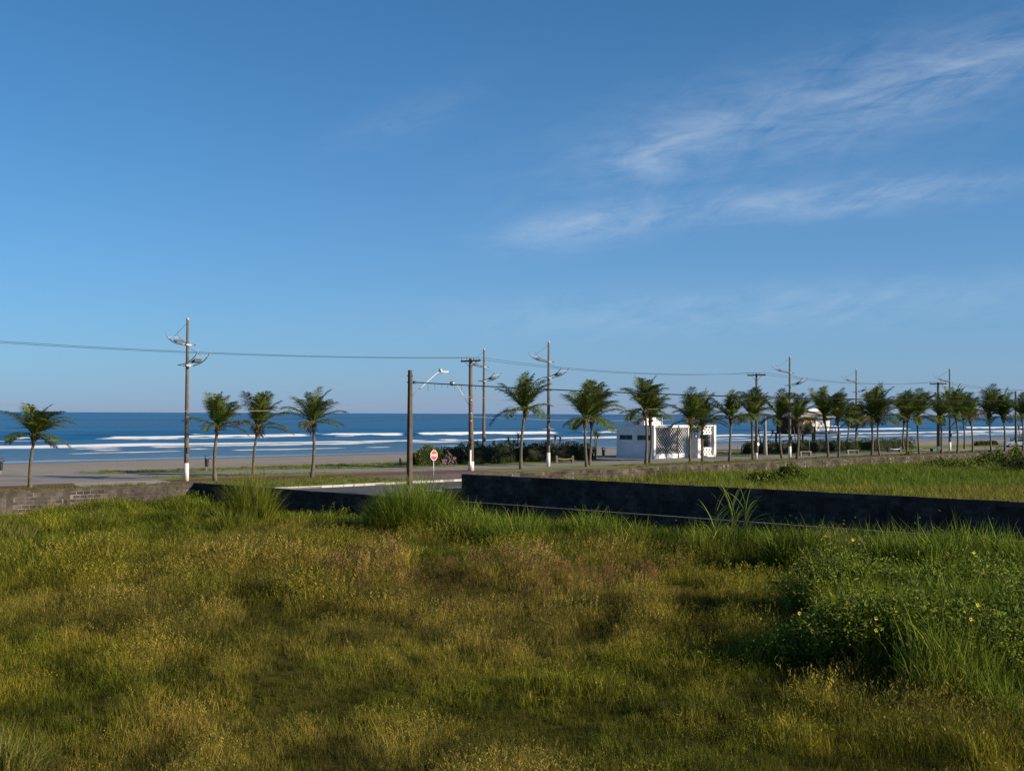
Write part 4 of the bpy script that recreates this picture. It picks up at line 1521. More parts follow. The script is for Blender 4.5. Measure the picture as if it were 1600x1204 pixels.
kb('bay_frame', 'white_wall', [(9.42, 9.7, 0.5, 0.72, 0.16, KH - 0.14), (9.7, 12.34, 0.52, 0.70, 1.02, 1.16), (9.7, 12.34, 0.52, 0.70, 2.74, 2.86)])


def pierced(z0, z1):
    """openwork blocks with staggered square holes"""
    m = MB()
    nxp = 8
    x0, x1 = 9.72, 12.34
    cwp = (x1 - x0) / nxp
    rows = 3
    hz = (z1 - z0) / rows
    for r_ in range(rows):
        for i in range(nxp):
            cx = x0 + (i + 0.5) * cwp
            cz = z0 + (r_ + 0.5) * hz
            if (i + r_) % 2 == 0:
                b = 0.035
                m.box((cx - cwp / 2 + b / 2, 0.61, cz), (b, 0.16, hz))
                m.box((cx + cwp / 2 - b / 2, 0.61, cz), (b, 0.16, hz))
                m.box((cx, 0.61, cz + hz / 2 - b / 2), (cwp - 2 * b, 0.158, b))
                m.box((cx, 0.61, cz - hz / 2 + b / 2), (cwp - 2 * b, 0.158, b))
            else:
                m.box((cx, 0.61, cz), (cwp, 0.155, hz))
    return tag(m.build('openwork_blocks', MAT['white_wall'], KB), kind='stuff')


pierced(0.165, 1.015)
pierced(2.865, KH - 0.145)

# ------------------------------------------------------------------ raised beach hut behind the palms
PH = PU(1248, 42.0)
HL = uv_of(PU(1311, 42.0))[1] - uv_of(PH)[1]
HUT = thing('beach_hut', 'raised dark beach hut with slatted white shutters and red and white panel, behind palms', 'hut', PH, RZ_V)
zd = zpix(PH, 676.5)
zr = zpix(PH, 652)


def hb(name, mat, boxes, parent=HUT):
    m = MB()
    for (x0, x1, y0, y1, z0, z1) in boxes:
        m.box(((x0 + x1) / 2, (y0 + y1) / 2, (z0 + z1) / 2), (x1 - x0, y1 - y0, z1 - z0))
    return m.build(name, MAT[mat], parent)


hb('deck', 'dark_wood', [(0, HL, -0.3, 4.6, zd - 0.22, zd)])
for x in (0.3, HL * 0.34, HL * 0.67, HL - 0.3):
    for y in (0.0, 4.2):
        hb('stilt', 'dark_wood', [(x - 0.11, x + 0.11, y - 0.11, y + 0.11, -0.6, zd - 0.22)])
for (xa, xb) in ((0.3, 1.7), (HL * 0.34, HL * 0.34 + 1.4)):
    m = MB()
    m.tube([(xb, 0, 0.4), (xa + 0.1, 0, zd - 0.9)], 0.07, 6)
    m.build('brace', MAT['dark_wood'], HUT)
hb('front_wall', 'dark_wood', [(0.25, HL * 0.38, 0.3, 0.42, zd, zr - 0.62)])
hb('back_wall', 'dark_wood', [(0.25, HL - 0.25, 4.0, 4.12, zd, zr)])
hb('end_wall', 'dark_wood', [(0.25, 0.37, 0.43, 3.99, zd, zr)])
hb('white_panel', 'white_wall', [(HL * 0.14, HL * 0.225, 0.26, 0.30, zr - 0.95, zr - 0.12)])
hb('red_panel', 'orange_paint', [(HL * 0.228, HL * 0.30, 0.26, 0.30, zr - 0.95, zr - 0.12)])
hb('menu_panel', 'white_wall', [(HL * 0.33, HL * 0.42, 0.24, 0.28, zr - 1.35, zr - 0.2)])
for k in range(9):
    zz = zr - 0.22 - k * 0.21
    hb('shutter_slat', 'white_wall', [(HL * 0.44, HL * 0.80, 0.25, 0.31, zz - 0.14, zz)])
hb('shutter_frame', 'dark_wood', [(HL * 0.42, HL * 0.439, 0.24, 0.36, zd, zr), (HL * 0.801, HL * 0.82, 0.24, 0.36, zd, zr)])
for x in (HL * 0.8, HL * 0.88, HL * 0.97):
    hb('rail_post', 'dark_wood', [(x - 0.05, x + 0.05, -0.2, -0.1, zd, zd + 1.0)])
hb('handrail', 'white_wall', [(HL * 0.75, HL - 0.02, -0.2, -0.12, zd + 1.0, zd + 1.07)])
m = MB()
m.add([(-0.4, -0.9, zr), (HL * 0.82, -0.9, zr), (HL * 0.82, 5.0, zr), (-0.4, 5.0, zr), (0.6, 1.2, zr + 0.95), (HL * 0.72, 1.2, zr + 0.95), (HL * 0.72, 3.2, zr + 0.95), (0.6, 3.2, zr + 0.95)],
      [(0, 1, 5, 4), (1, 2, 6, 5), (2, 3, 7, 6), (3, 0, 4, 7), (4, 5, 6, 7), (3, 2, 1, 0)])
rf = m.build('thatched_roof', MAT['thatch'], HUT)
hb('roof_cap', 'white_wall', [(0.7, HL * 0.7, 1.3, 3.1, zr + 0.955, zr + 1.35)], rf)

# ------------------------------------------------------------------ benches, bins, posts
def bench(px, py, label, L, seat, leg, h=0.46, curved=False, rz=None):
    P = G(px, py)
    t = thing('concrete_bench', label, 'bench', P, RZ_V if rz is None else rz)
    m = MB()
    if curved:
        n = 8
        for i in range(n):
            x0, x1 = -L / 2 + L * i / n, -L / 2 + L * (i + 1) / n
            zz = h - 0.10 * (1 - ((x0 + x1) / L) ** 2)
            m.box(((x0 + x1) / 2, 0, zz), (x1 - x0, 0.5, 0.09))
    else:
        m.box((0, 0, h), (L, 0.5, 0.09))
    m.build('seat', MAT[seat], t)
    for s in (-1, 1):
        m = MB()
        m.box((s * (L / 2 - (0.0 if curved else 0.12)), 0, (h + (0.28 if curved else -0.05)) / 2), (0.2 if curved else 0.14, 0.52, h + (0.28 if curved else -0.05)))
        m.build('leg', MAT[leg], t)
    return t


bench(882, 723, 'curved pinkish concrete bench with grey end blocks before the dark hedge', 1.75, 'bench_pink', 'concrete', 0.5, True, R(10))
bench(1332, 709, 'plain pale concrete bench on the right lawn before the hedge', 1.7, 'bench_pale', 'bench_pale', 0.5, False, R(12))
bench(1397, 706, 'curved bench with bright white seat and dark ends near the right hedge', 1.8, 'white_wall', 'concrete', 0.5, True, R(12))
bench(1258, 712, 'reddish slab bench just right of the third lamp pole', 1.6, 'bench_pink', 'bench_pink', 0.55, False, R(15))
bench(1446, 705, 'low dark bench slab on the promenade right of the hedge', 2.4, 'bench_pink', 'concrete', 0.42, False, R(20))


def bin_(px, py, label):
    P = G(px, py)
    t = thing('litter_bin', label, 'litter bin', P, R(20), 'dark promenade litter bins')
    m = MB()
    m.tube([(0, 0, -0.1), (0, 0, 0.5)], 0.03, 6)
    m.build('post', MAT['grey_metal'], t)
    m = MB()
    m.tube([(0, 0, 0.36), (0, 0, 0.42), (0, 0, 1.05), (0, 0, 1.08)], [0.13, 0.16, 0.20, 0.21], 12)
    m.build('body', MAT['bin'], t, True)
    m = MB()
    m.box((-0.13, 0, 1.18), (0.05, 0.3, 0.22))
    m.box((0.0, 0, 1.31), (0.46, 0.34, 0.06))
    m.box((0.26, 0.0, 1.12), (0.12, 0.1, 0.10))
    m.build('hood', MAT['bin'], t)
    return t


bin_(323, 735, 'dark pole-mounted litter bin on the sand edge left of a lawn palm')
bin_(943, 717, 'dark litter bin standing left of the white kiosk')
bin_(1, 741, 'dark litter bin cut by the left edge of the picture')

for (px, u, h, lab, mt) in ((1264.5, 31.5, 2.0, 'slender wooden post before the long hedge, left of two', 'bench_pale'),
                            (1280.5, 31.5, 1.9, 'slender wooden post before the long hedge, right of two', 'bench_pale'),
                            (1152.5, 30, 1.3, 'thin low post on the plaza right of the kiosk', 'grey_metal'),
                            (1208.5, 30.5, 1.1, 'short thin post on the lawn right of the concrete post', 'grey_metal'),
                            (626, 36.5, 0.65, 'stubby stone bollard on the lawn left of the bright hedge', 'bench_pale')):
    P = PU(px, u)
    t = thing('post', lab, 'post', P, 0)
    m = MB()
    r_ = 0.14 if h < 0.7 else (0.055 if mt == 'bench_pale' else 0.03)
    m.tube([(0, 0, -0.1), (0, 0, h * 0.95), (0, 0, h)], [r_, r_ * 0.92, r_ * 0.6], 8)
    m.build('shaft', MAT[mt], t, True)
    m = MB()
    m.tube([(0, 0, -0.02), (0, 0, 0.05)], [r_ * 1.7, r_ * 1.4], 8)
    m.build('foot', MAT['concrete'], t, True)

PC = PU(1196, 28.6)
CP_ = thing('concrete_post', 'tapered pale concrete post with small crossarm behind the slim dark pole', 'post', PC, RZ_V)
m = MB()
m.tube([(0, 0, -0.1), (0, 0, 1.6), (0, 0, 3.2), (0, 0, 5.3)], [0.28, 0.22, 0.14, 0.10], 8)
m.build('shaft', MAT['bench_pale'], CP_, True)
m = MB()
m.box((0, 0, 3.75), (0.7, 0.12, 0.08))
m.box((0.25, 0, 3.85), (0.14, 0.1, 0.12))
m.box((-0.25, 0, 3.85), (0.14, 0.1, 0.12))
m.build('crossarm', MAT['dark_metal'], CP_)


# ------------------------------------------------------------------ cyclist
PBK = G(700, 728.5)
BKRZ = R(20)
BK = thing('bicycle', 'pale blue bicycle with red bags ridden along the stone path behind the stop sign', 'bicycle', PBK, BKRZ)


def ring(mb, c, r, rt, n=20):
    mb.tube([(c[0] + r * math.cos(2 * math.pi * k / n), c[1], c[2] + r * math.sin(2 * math.pi * k / n)) for k in range(n + 1)], rt, 5, cap=False)


for x in (-0.53, 0.55):
    m = MB()
    ring(m, (x, 0, 0.34), 0.325, 0.024)
    wh = m.build('wheel', MAT['rubber'], BK, True)
    m = MB()
    ring(m, (x, 0, 0.34), 0.29, 0.012)
    for k in range(12):
        a = 2 * math.pi * k / 12
        m.tube([(x, 0, 0.34), (x + 0.29 * math.cos(a), 0, 0.34 + 0.29 * math.sin(a))], 0.004, 3, cap=False)
    m.build('rim', MAT['grey_metal'], wh)
m = MB()
seat_, bb, head, headt = (-0.22, 0, 0.86), (-0.08, 0, 0.30), (0.40, 0, 0.70), (0.36, 0, 0.88)
for a_, b_ in ((seat_, bb), (bb, head), ((-0.19, 0, 0.76), (0.38, 0, 0.80)), (headt, head), (bb, (-0.53, 0, 0.34)), ((-0.2, 0, 0.74), (-0.53, 0, 0.34)), (head, (0.55, 0, 0.34))):
    m.tube([a_, b_], 0.022, 6)
m.build('frame', MAT['bike_blue'], BK)
m = MB()
m.box((-0.24, 0, 0.92), (0.26, 0.14, 0.06))
m.build('saddle', MAT['rubber'], BK)
m = MB()
m.tube([headt, (0.35, 0, 1.0)], 0.016, 6)
m.tube([(0.28, -0.28, 1.06), (0.36, -0.12, 1.02), (0.36, 0.12, 1.02), (0.28, 0.28, 1.06)], 0.014, 6)
m.build('handlebar', MAT['grey_metal'], BK)
m = MB()
m.box((0.62, 0, 0.80), (0.34, 0.30, 0.26))
m.build('front_basket', MAT['bike_red'], BK)
m = MB()
m.box((-0.50, 0.13, 0.58), (0.30, 0.10, 0.28))
m.box((-0.50, -0.13, 0.58), (0.30, 0.10, 0.28))
m.build('pannier', MAT['bike_red'], BK)
m = MB()
m.tube([(-0.08, -0.08, 0.30), (-0.02, -0.09, 0.15)], 0.012, 5)
m.tube([(-0.08, 0.08, 0.30), (-0.14, 0.09, 0.45)], 0.012, 5)
m.box((-0.02, -0.14, 0.14), (0.1, 0.09, 0.02))
m.box((-0.14, 0.14, 0.46), (0.1, 0.09, 0.02))
m.build('pedal_crank', MAT['dark_metal'], BK)


def skin_mesh(name, verts, edges, mat, parent, root=0, sub=2):
    me = bpy.data.meshes.new(name)
    me.from_pydata([v[:3] for v in verts], edges, [])
    o = bpy.data.objects.new(name, me)
    COL.objects.link(o)
    sk = o.modifiers.new('skin', 'SKIN')
    if not me.skin_vertices:
        bpy.context.view_layer.objects.active = o
    for i, v in enumerate(verts):
        sv = me.skin_vertices[0].data[i]
        sv.radius = (v[3], v[4] if len(v) > 4 else v[3])
        sv.use_root = (i == root)
    o.modifiers.new('sub', 'SUBSURF').levels = sub
    o.modifiers['sub'].render_levels = sub
    me.materials.append(mat)
    dg = bpy.context.evaluated_depsgraph_get()
    m2 = bpy.data.meshes.new_from_object(o.evaluated_get(dg))
    m2.name = name
    bpy.data.objects.remove(o)
    m2.materials.clear()
    m2.materials.append(mat)
    m2.polygons.foreach_set('use_smooth', [True] * len(m2.polygons))
    o2 = bpy.data.objects.new(name, m2)
    COL.objects.link(o2)
    o2.parent = parent
    return o2


RD = thing('person', 'cyclist in dark clothes riding upright with one arm forward, partly behind stop sign', 'person', PBK, BKRZ)
# x forward, z up; seated on the saddle, hands on the bar
bv = [(-0.22, 0, 1.00, 0.14), (-0.19, 0, 1.16, 0.135), (-0.13, 0, 1.36, 0.155, 0.12), (-0.09, 0, 1.50, 0.11), (-0.06, 0, 1.58, 0.055), (-0.03, 0, 1.67, 0.085), (-0.02, 0, 1.77, 0.085),
      (-0.22, -0.11, 0.97, 0.10), (0.16, -0.12, 0.78, 0.075), (0.05, -0.13, 0.44, 0.055), (0.02, -0.13, 0.20, 0.042), (0.12, -0.14, 0.165, 0.038),
      (-0.22, 0.11, 0.97, 0.10), (0.18, 0.12, 0.95, 0.075), (0.0, 0.13, 0.70, 0.055), (-0.14, 0.13, 0.53, 0.042), (-0.03, 0.14, 0.49, 0.038),
      (-0.08, -0.20, 1.46, 0.062), (0.10, -0.27, 1.26, 0.048), (0.26, -0.27, 1.10, 0.034), (0.33, -0.265, 1.07, 0.03),
      (-0.08, 0.20, 1.46, 0.062), (0.10, 0.27, 1.26, 0.048), (0.26, 0.27, 1.10, 0.034), (0.33, 0.265, 1.07, 0.03)]
be = [(0, 1), (1, 2), (2, 3), (3, 4), (4, 5), (5, 6), (0, 7), (7, 8), (8, 9), (9, 10), (10, 11), (0, 12), (12, 13), (13, 14), (14, 15), (15, 16), (3, 17), (17, 18), (18, 19), (19, 20), (3, 21), (21, 22), (22, 23), (23, 24)]
skin_mesh('body', bv, be, MAT['skin'], RD)
sv_ = [(v[0], v[1], v[2], *(r + 0.018 for r in v[3:])) for v in (bv[0], bv[1], bv[2], bv[3])] + [(*bv[17][:3], 0.08), (0.0, -0.235, 1.37, 0.07), (*bv[21][:3], 0.08), (0.0, 0.235, 1.37, 0.07)]
skin_mesh('shirt', sv_, [(0, 1), (1, 2), (2, 3), (3, 4), (4, 5), (3, 6), (6, 7)], MAT['dark_cloth'], RD)
pv = [(*bv[0][:3], 0.16), (*bv[7][:3], 0.118), (0.10, -0.12, 0.81, 0.095), (*bv[12][:3], 0.118), (0.12, 0.12, 0.955, 0.095)]
skin_mesh('shorts', pv, [(0, 1), (1, 2), (0, 3), (3, 4)], MAT['navy_cloth'], RD)
m = MB()
m.ball((-0.035, 0, 1.765), 0.112, 10, 8, sc=(1.0, 0.92, 0.95))
m.build('hair', MAT['hair'], RD, True)
for s in (-1, 1):
    m = MB()
    m.box((0.35, s * 0.268, 1.062), (0.06, 0.075, 0.035))
    for j in range(4):
        m.tube([(0.37, s * (0.24 + 0.02 * j), 1.07), (0.40, s * (0.24 + 0.02 * j), 1.05), (0.375, s * (0.24 + 0.02 * j), 1.028)], 0.009, 5)
    m.tube([(0.335, s * 0.24, 1.06), (0.35, s * 0.225, 1.03)], 0.010, 5)
    m.build('hand', MAT['skin'], RD)
m = MB()
m.tube([(0.068, 0, 1.70), (0.085, 0, 1.685), (0.075, 0, 1.675)], [0.012, 0.018, 0.012], 6)
for s in (-1, 1):
    m.ball((0.062, s * 0.035, 1.72), 0.012, 6, 5)
    m.ball((-0.03, s * 0.095, 1.70), 0.03, 6, 5, sc=(0.8, 0.35, 1.1))
m.box((0.068, 0, 1.645), (0.012, 0.05, 0.01))
m.build('face_feature', MAT['skin'], RD)

# ------------------------------------------------------------------ parked car at the right edge
PCAR = G(1588, 698.5)
CAR = thing('parked_car', 'small grey-blue hatchback parked beyond the bare pole at the right edge', 'car', PCAR, R(178))
prof = [(-1.95, 0.35), (-1.97, 0.75), (-1.75, 1.02), (-1.25, 1.42), (0.15, 1.47), (0.85, 1.02), (1.75, 0.88), (1.95, 0.68), (1.97, 0.35)]
m = MB()
vs_ = []
for (x, z) in prof:
    w = 0.82 if z < 1.1 else 0.64
    vs_ += [(x, -w, z), (x, w, z)]
n = len(prof)
m.add(vs_, [(2 * i, 2 * i + 2, 2 * i + 3, 2 * i + 1) for i in range(n - 1)] + [tuple(range(0, 2 * n, 2)), tuple(range(2 * n - 1, 0, -2)), (0, 1, 2 * n - 1, 2 * n - 2)])
m.build('body', MAT['car_paint'], CAR)
for s in (-1, 1):
    m = MB()
    m.add([(-1.35, s * 0.80, 1.04), (0.65, s * 0.80, 1.04), (0.10, s * 0.665, 1.40), (-1.1, s * 0.665, 1.38)], [(0, 1, 2, 3)])
    m.build('side_window', MAT['glass_dark'], CAR)
    for x in (-1.25, 1.25):
        m = MB()
        m.tube([(x, s * 0.62, 0.3), (x, s * 0.85, 0.3)], 0.3, 16)
        wh = m.build('wheel', MAT['rubber'], CAR, True)
        m = MB()
        m.tube([(x, s * 0.84, 0.3), (x, s * 0.862, 0.3)], 0.19, 12)
        m.build('rim', MAT['grey_metal'], wh)
    m = MB()
    m.box((1.92, s * 0.6, 0.74), (0.1, 0.3, 0.14))
    m.build('headlight', MAT['lamp_glass'], CAR)
m = MB()
m.add([(0.18, -0.60, 1.45), (0.18, 0.60, 1.45), (0.84, 0.72, 1.06), (0.84, -0.72, 1.06)], [(0, 1, 2, 3)])
for k in range(4):
    m.v[k] = (m.v[k][0] + 0.02, m.v[k][1], m.v[k][2] + 0.012)
m.build('windscreen', MAT['glass_dark'], CAR)

# ------------------------------------------------------------------ single clumps and bushes in the lots
def lz(p):
    u, v = uv_of(p)
    return float(lot_height(np.array([u]), np.array([v]))[0])


def grass_clump(px, py, label, rad, h, nblade, mats, seed, width=0.035, lean=0.55, plume=0):
    P = G(px, py)
    P.z = lz(P) - 0.05
    rng = random.Random(seed)
    t = thing('grass_clump', label, 'grass clump', P, 0)
    m = MB()
    for k in range(nblade):
        a, r = rng.uniform(0, 6.28), rad * math.sqrt(rng.random())
        f = 1 - 0.42 * (r / rad) ** 2
        hh = h * f * rng.uniform(0.6, 1.1)
        az = a + rng.uniform(-1.2, 1.2) if rng.random() < 0.6 else rng.uniform(0, 6.28)
        m.blade((r * math.cos(a), r * math.sin(a), 0), az, hh * 1.3, width * rng.uniform(0.7, 1.3), rng.uniform(0.0, lean) * (0.35 + r / rad), rng.uniform(0.1, 1.5), 4, 0 if rng.random() < 0.8 else len(mats) - 1, rng.uniform(-0.9, 0.9))
    m.build('blades', [MAT[x] for x in mats], t)
    if plume:
        m = MB()
        for k in range(plume):
            a, r = rng.uniform(0, 6.28), rad * rng.random() * 0.9
            p0 = Vector((r * math.cos(a), r * math.sin(a), 0))
            hh = h * rng.uniform(0.9, 1.2)
            tip = p0 + Vector((rng.uniform(-0.2, 0.3), rng.uniform(-0.2, 0.2), hh))
            m.tube([p0, tip], [0.006, 0.004], 3, cap=False)
            for j in range(9):
                m.leaf(tip + Vector((0, 0, -0.03 * j)), (rng.uniform(-1, 1), rng.uniform(-1, 1), 0.9), (0, 0, 1), 0.09, 0.018)
        m.build('seed_heads', MAT['cane_stalk'], t)
    return t


grass_clump(650, 833, 'large dark-green dome of tall grass at the foot of the brown square pole', 1.7, 2.35, 3200, ['clump_bright', 'clump_olive'], 1, 0.035)
grass_clump(614, 830, 'left shoulder of tall grass beside the large grass dome', 0.9, 1.7, 900, ['clump_bright', 'clump_olive'], 11, 0.032)
grass_clump(392, 818, 'tall yellow-green grass clump rising over the dark wall corner', 1.0, 2.35, 1300, ['clump_olive', 'clump_bright'], 2, 0.030, 0.4, 14)
grass_clump(358, 832, 'medium grass clump leaning in front of the tall yellow-green one', 0.85, 1.25, 600, ['clump_olive', 'clump_green'], 12, 0.028)
grass_clump(152, 824, 'bushy green grass clump before the left block wall', 1.25, 1.05, 900, ['clump_olive', 'clump_green'], 3, 0.028, 0.5, 8)
grass_clump(729, 838, 'narrow green grass clump before the end of the long black wall', 0.55, 1.35, 420, ['clump_green', 'clump_olive'], 4, 0.03)
grass_clump(808, 856, 'green weedy grass clump before the black wall, right of the wall end', 1.4, 1.45, 1100, ['clump_bright', 'clump_olive'], 5, 0.034)
grass_clump(6, 842, 'straw-tinged grass clump at the left edge before the block wall', 1.1, 1.0, 600, ['clump_olive', 'cane_stalk'], 6, 0.028)
grass_clump(4, 1200, 'near long-bladed grass clump at the bottom left corner', 0.6, 0.75, 900, ['clump_olive', 'cane_stalk'], 7, 0.016, 0.9)
grass_clump(1425, 1085, 'upright fan of stiff green rush blades below the yellow-flowered thicket', 0.22, 0.85, 170, ['clump_green', 'clump_olive'], 8, 0.018, 0.35, 6)
grass_clump(1300, 905, 'feathery pale grass clump before the tall green band', 1.2, 1.35, 1300, ['clump_olive', 'cane_stalk'], 9, 0.016, 0.5, 40)


def leafy_bush(px, py, label, cat, rx, h, n, mats, seed, leaf=0.10, zoff=0.0, flowers=0, name='shrub'):
    P = G(px, py)
    P.z = lz(P) - 0.05
    rng = random.Random(seed)
    t = thing(name, label, cat, P, 0)
    st = MB()
    fo = MB()
    tips = []
    for k in range(max(8, int(n / 55))):
        a, r = rng.uniform(0, 6.28), rx * math.sqrt(rng.random())
        hh = h * (1 - 0.6 * (r / rx) ** 2) * rng.uniform(0.75, 1.1)
        p0 = Vector((r * 0.45 * math.cos(a), r * 0.45 * math.sin(a), 0))
        p1 = Vector((r * math.cos(a), r * math.sin(a), hh))
        pm = p0.lerp(p1, 0.5) + Vector((0, 0, 0.1 * hh))
        st.tube([p0, pm, p1], [0.02, 0.014, 0.006], 4, cap=False)
        tips.append((p0, pm, p1))
    for k in range(n):
        p0, pm, p1 = rng.choice(tips)
        a = rng.random() ** 0.6
        q = p0.lerp(pm, a * 2) if a < 0.5 else pm.lerp(p1, a * 2 - 1)
        q = q + Vector((rng.gauss(0, 0.13), rng.gauss(0, 0.13), rng.gauss(0, 0.09)))
        q.z = max(q.z, 0.03)
        d = Vector((rng.uniform(-1, 1), rng.uniform(-1, 1), rng.uniform(-0.7, 0.9)))
        fo.leaf(q, d, (rng.gauss(0.35, 0.7), rng.gauss(-0.35, 0.7), rng.gauss(0.3, 0.6)), leaf * rng.choice((0.5, 0.7, 0.9, 1.2, 1.9)) * rng.uniform(0.8, 1.2), leaf * rng.uniform(0.25, 0.6), rng.randrange(len(mats)))
    st.build('stems', MAT['green_stem'], t)
    fo.build('foliage', [MAT[x] for x in mats], t)
    for k in range(flowers):
        p0, pm, p1 = rng.choice(tips)
        f = MB()
        c = p1 + Vector((rng.uniform(-0.15, 0.15), -rng.uniform(0.05, 0.25), rng.uniform(0.02, 0.12)))
        for j in range(7):
            a = 2 * math.pi * j / 7
            f.leaf(c, (math.cos(a), -0.35, math.sin(a) * 0.8 + 0.25), (0, -1, 0.4), 0.05, 0.032)
        f.ball(c + Vector((0, -0.01, 0.01)), 0.012, 6, 5)
        f.build('flower', MAT['flower_yellow'], t)
    return t


WL = ['weed_leaf', 'clump_green', 'clump_olive']
leafy_bush(1300, 985, 'leafy weed bush behind the left end of the thicket', 'bush', 1.6, 1.75, 5600, WL, 28, 0.085, flowers=1, name='weed_bush')
leafy_bush(1245, 1040, 'low leafy weed bush at the left end of the yellow-flowered thicket', 'bush', 1.15, 0.80, 2600, WL, 21, 0.085, flowers=1, name='weed_bush')
leafy_bush(1345, 1045, 'leafy weed bush with yellow flowers, left part of the thicket', 'bush', 1.5, 1.45, 5600, WL, 22, 0.085, flowers=3, name='weed_bush')
leafy_bush(1455, 1055, 'leafy weed bush with yellow flowers, middle of the thicket at lower right', 'bush', 1.5, 1.3, 5000, WL, 23, 0.085, flowers=3, name='weed_bush')
leafy_bush(1565, 1080, 'leafy weed bush with yellow flowers at the right edge of the thicket', 'bush', 1.5, 1.35, 5000, WL, 24, 0.085, flowers=3, name='weed_bush')
leafy_bush(1400, 985, 'taller weed bush behind the yellow-flowered thicket', 'bush', 1.8, 1.35, 5200, WL, 25, 0.09, flowers=1, name='weed_bush')
leafy_bush(1530, 990, 'tall weed bush behind the thicket near the right edge', 'bush', 1.9, 1.45, 5200, WL, 26, 0.09, flowers=1, name='weed_bush')
leafy_bush(1640, 1060, 'weed bush just beyond the right edge of the thicket', 'bush', 1.4, 1.3, 3200, WL, 27, 0.09, name='weed_bush')
leafy_bush(1190, 758, 'round dark shrub in the far lot, left of a pair', 'bush', 1.5, 1.05, 2600, ['hedge_dark', 'hedge_light'], 31, 0.20)
leafy_bush(1232, 756, 'round shrub with bright leaf tips in the far lot, right of a pair', 'bush', 1.5, 1.45, 2800, ['hedge_dark', 'hedge_light', 'clump_green'], 32, 0.20)
leafy_bush(1420, 724, 'yellow-green bush growing against the far sunlit wall', 'bush', 1.3, 1.5, 1800, ['hedge_light', 'clump_olive'], 33, 0.18)
leafy_bush(1500, 736, 'long low dark bush in the far lot near the right edge', 'bush', 4.2, 1.15, 3600, ['weed_leaf', 'hedge_dark'], 34, 0.22)
leafy_bush(1585, 735, 'large dark bush mound at the right edge of the far lot', 'bush', 4.4, 2.3, 5200, ['weed_leaf', 'hedge_dark', 'hedge_dark'], 35, 0.22)
leafy_bush(1640, 742, 'dark bush mound beyond the right edge of the far lot', 'bush', 4.0, 2.3, 3600, ['hedge_dark'], 36, 0.22)
leafy_bush(34, 796, 'brownish dry shrub against the left block wall', 'bush', 0.75, 1.05, 900, ['clump_olive', 'cane_stalk', 'hedge_red'], 37, 0.07)
leafy_bush(1010, 880, 'low greyish weed patch before the black wall', 'bush', 1.3, 0.5, 1500, ['weed_leaf'], 38, 0.08)


def cane(px, py, label, h, seed, nleaf, lean=0.05):
    P = G(px, py)
    P.z = lz(P) - 0.05
    rng = random.Random(seed)
    t = thing('giant_cane', label, 'reed plant', P, 0, 'tall reed stalks before the black wall')
    for s in range(2 if seed == 41 else 1):
        m = MB()
        top = Vector((lean * h + 0.12 * s, rng.uniform(-0.1, 0.1), h * (0.62 - 0.12 * s)))
        base = Vector((0.08 * s, 0.05 * s, 0))
        m.tube([base, base.lerp(top, 0.5) + Vector((0.01, 0, 0)), top], [0.022, 0.018, 0.012], 6)
        m.build('stalk', MAT['cane_stalk'], t, True)
        for k in range(nleaf):
            a = k / nleaf
            b = base.lerp(top, 0.30 + 0.7 * a)
            m = MB()
            az = (0.25 if k % 2 else math.pi - 0.25) + rng.uniform(-0.7, 0.7)
            if rng.random() < 0.35:
                az = rng.uniform(-0.5, 0.6)
            m.blade(b, az, h * rng.uniform(0.42, 0.62), 0.075, rng.uniform(0.06, 0.35) * (1.6 - a), rng.uniform(0.7, 2.2) * (1.25 - 0.7 * a), 7, 0, rng.uniform(-0.4, 0.4))
            m.build('leaf', MAT['cane_leaf'], t)
    return t


cane(1120, 886, 'leftmost tall reed stalk with yellow base and long arching leaves', 2.7, 40, 13, -0.03)
cane(1141, 880, 'tallest double reed stalk with long upright leaves before the black wall', 3.2, 41, 13, 0.02)
cane(1159, 882, 'rightmost tall reed stalk with leaves arching to the right', 3.0, 42, 15, 0.05)


# ------------------------------------------------------------------ meadow grass: tufts set on points
def tuft(name, n, h, w, rad, lean, curve, segs, seed, heads=0, leafy=0, mat='grass_tint'):
    rng = random.Random(seed)
    m = MB()
    for k in range(n):
        a, r = rng.uniform(0, 6.28), rad * math.sqrt(rng.random())
        m.blade((r * math.cos(a), r * math.sin(a), -0.03), rng.uniform(0, 6.28), h * rng.uniform(0.55, 1.1), w * rng.uniform(0.7, 1.3), rng.uniform(0.0, lean), rng.uniform(0.1, curve), segs, 0, rng.uniform(-1, 1))
    for k in range(heads):
        a, r = rng.uniform(0, 6.28), rad * rng.random()
        p0 = Vector((r * math.cos(a), r * math.sin(a), 0))
        tip = p0 + Vector((rng.uniform(-0.12, 0.12), rng.uniform(-0.12, 0.12), h * rng.uniform(1.0, 1.3)))
        s = Vector((rng.uniform(-1, 1), rng.uniform(-1, 1), 0)).normalized() * w * 0.25
        m.add([p0 - s, p0 + s, tip], [(0, 1, 2)])
        for j in range(6):
            q = p0.lerp(tip, 0.78 + 0.22 * j / 5)
            m.leaf(q, (rng.uniform(-1, 1), rng.uniform(-1, 1), 1.2), (rng.uniform(-1, 1), 1, 0), 0.055, 0.013)
    for k in range(leafy):
        a, r = rng.uniform(0, 6.28), rad * math.sqrt(rng.random())
        q = (r * math.cos(a), r * math.sin(a), h * rng.uniform(0.15, 1.0))
        m.leaf(q, (rng.uniform(-1, 1), rng.uniform(-1, 1), rng.uniform(-0.2, 0.7)), (rng.uniform(-0.5, 0.5), rng.uniform(-0.5, 0.5), 1), 0.06 * rng.uniform(0.7, 1.5), 0.028)
    me = m.mesh(name, MAT[mat])
    return bpy.data.objects.new(name, me)


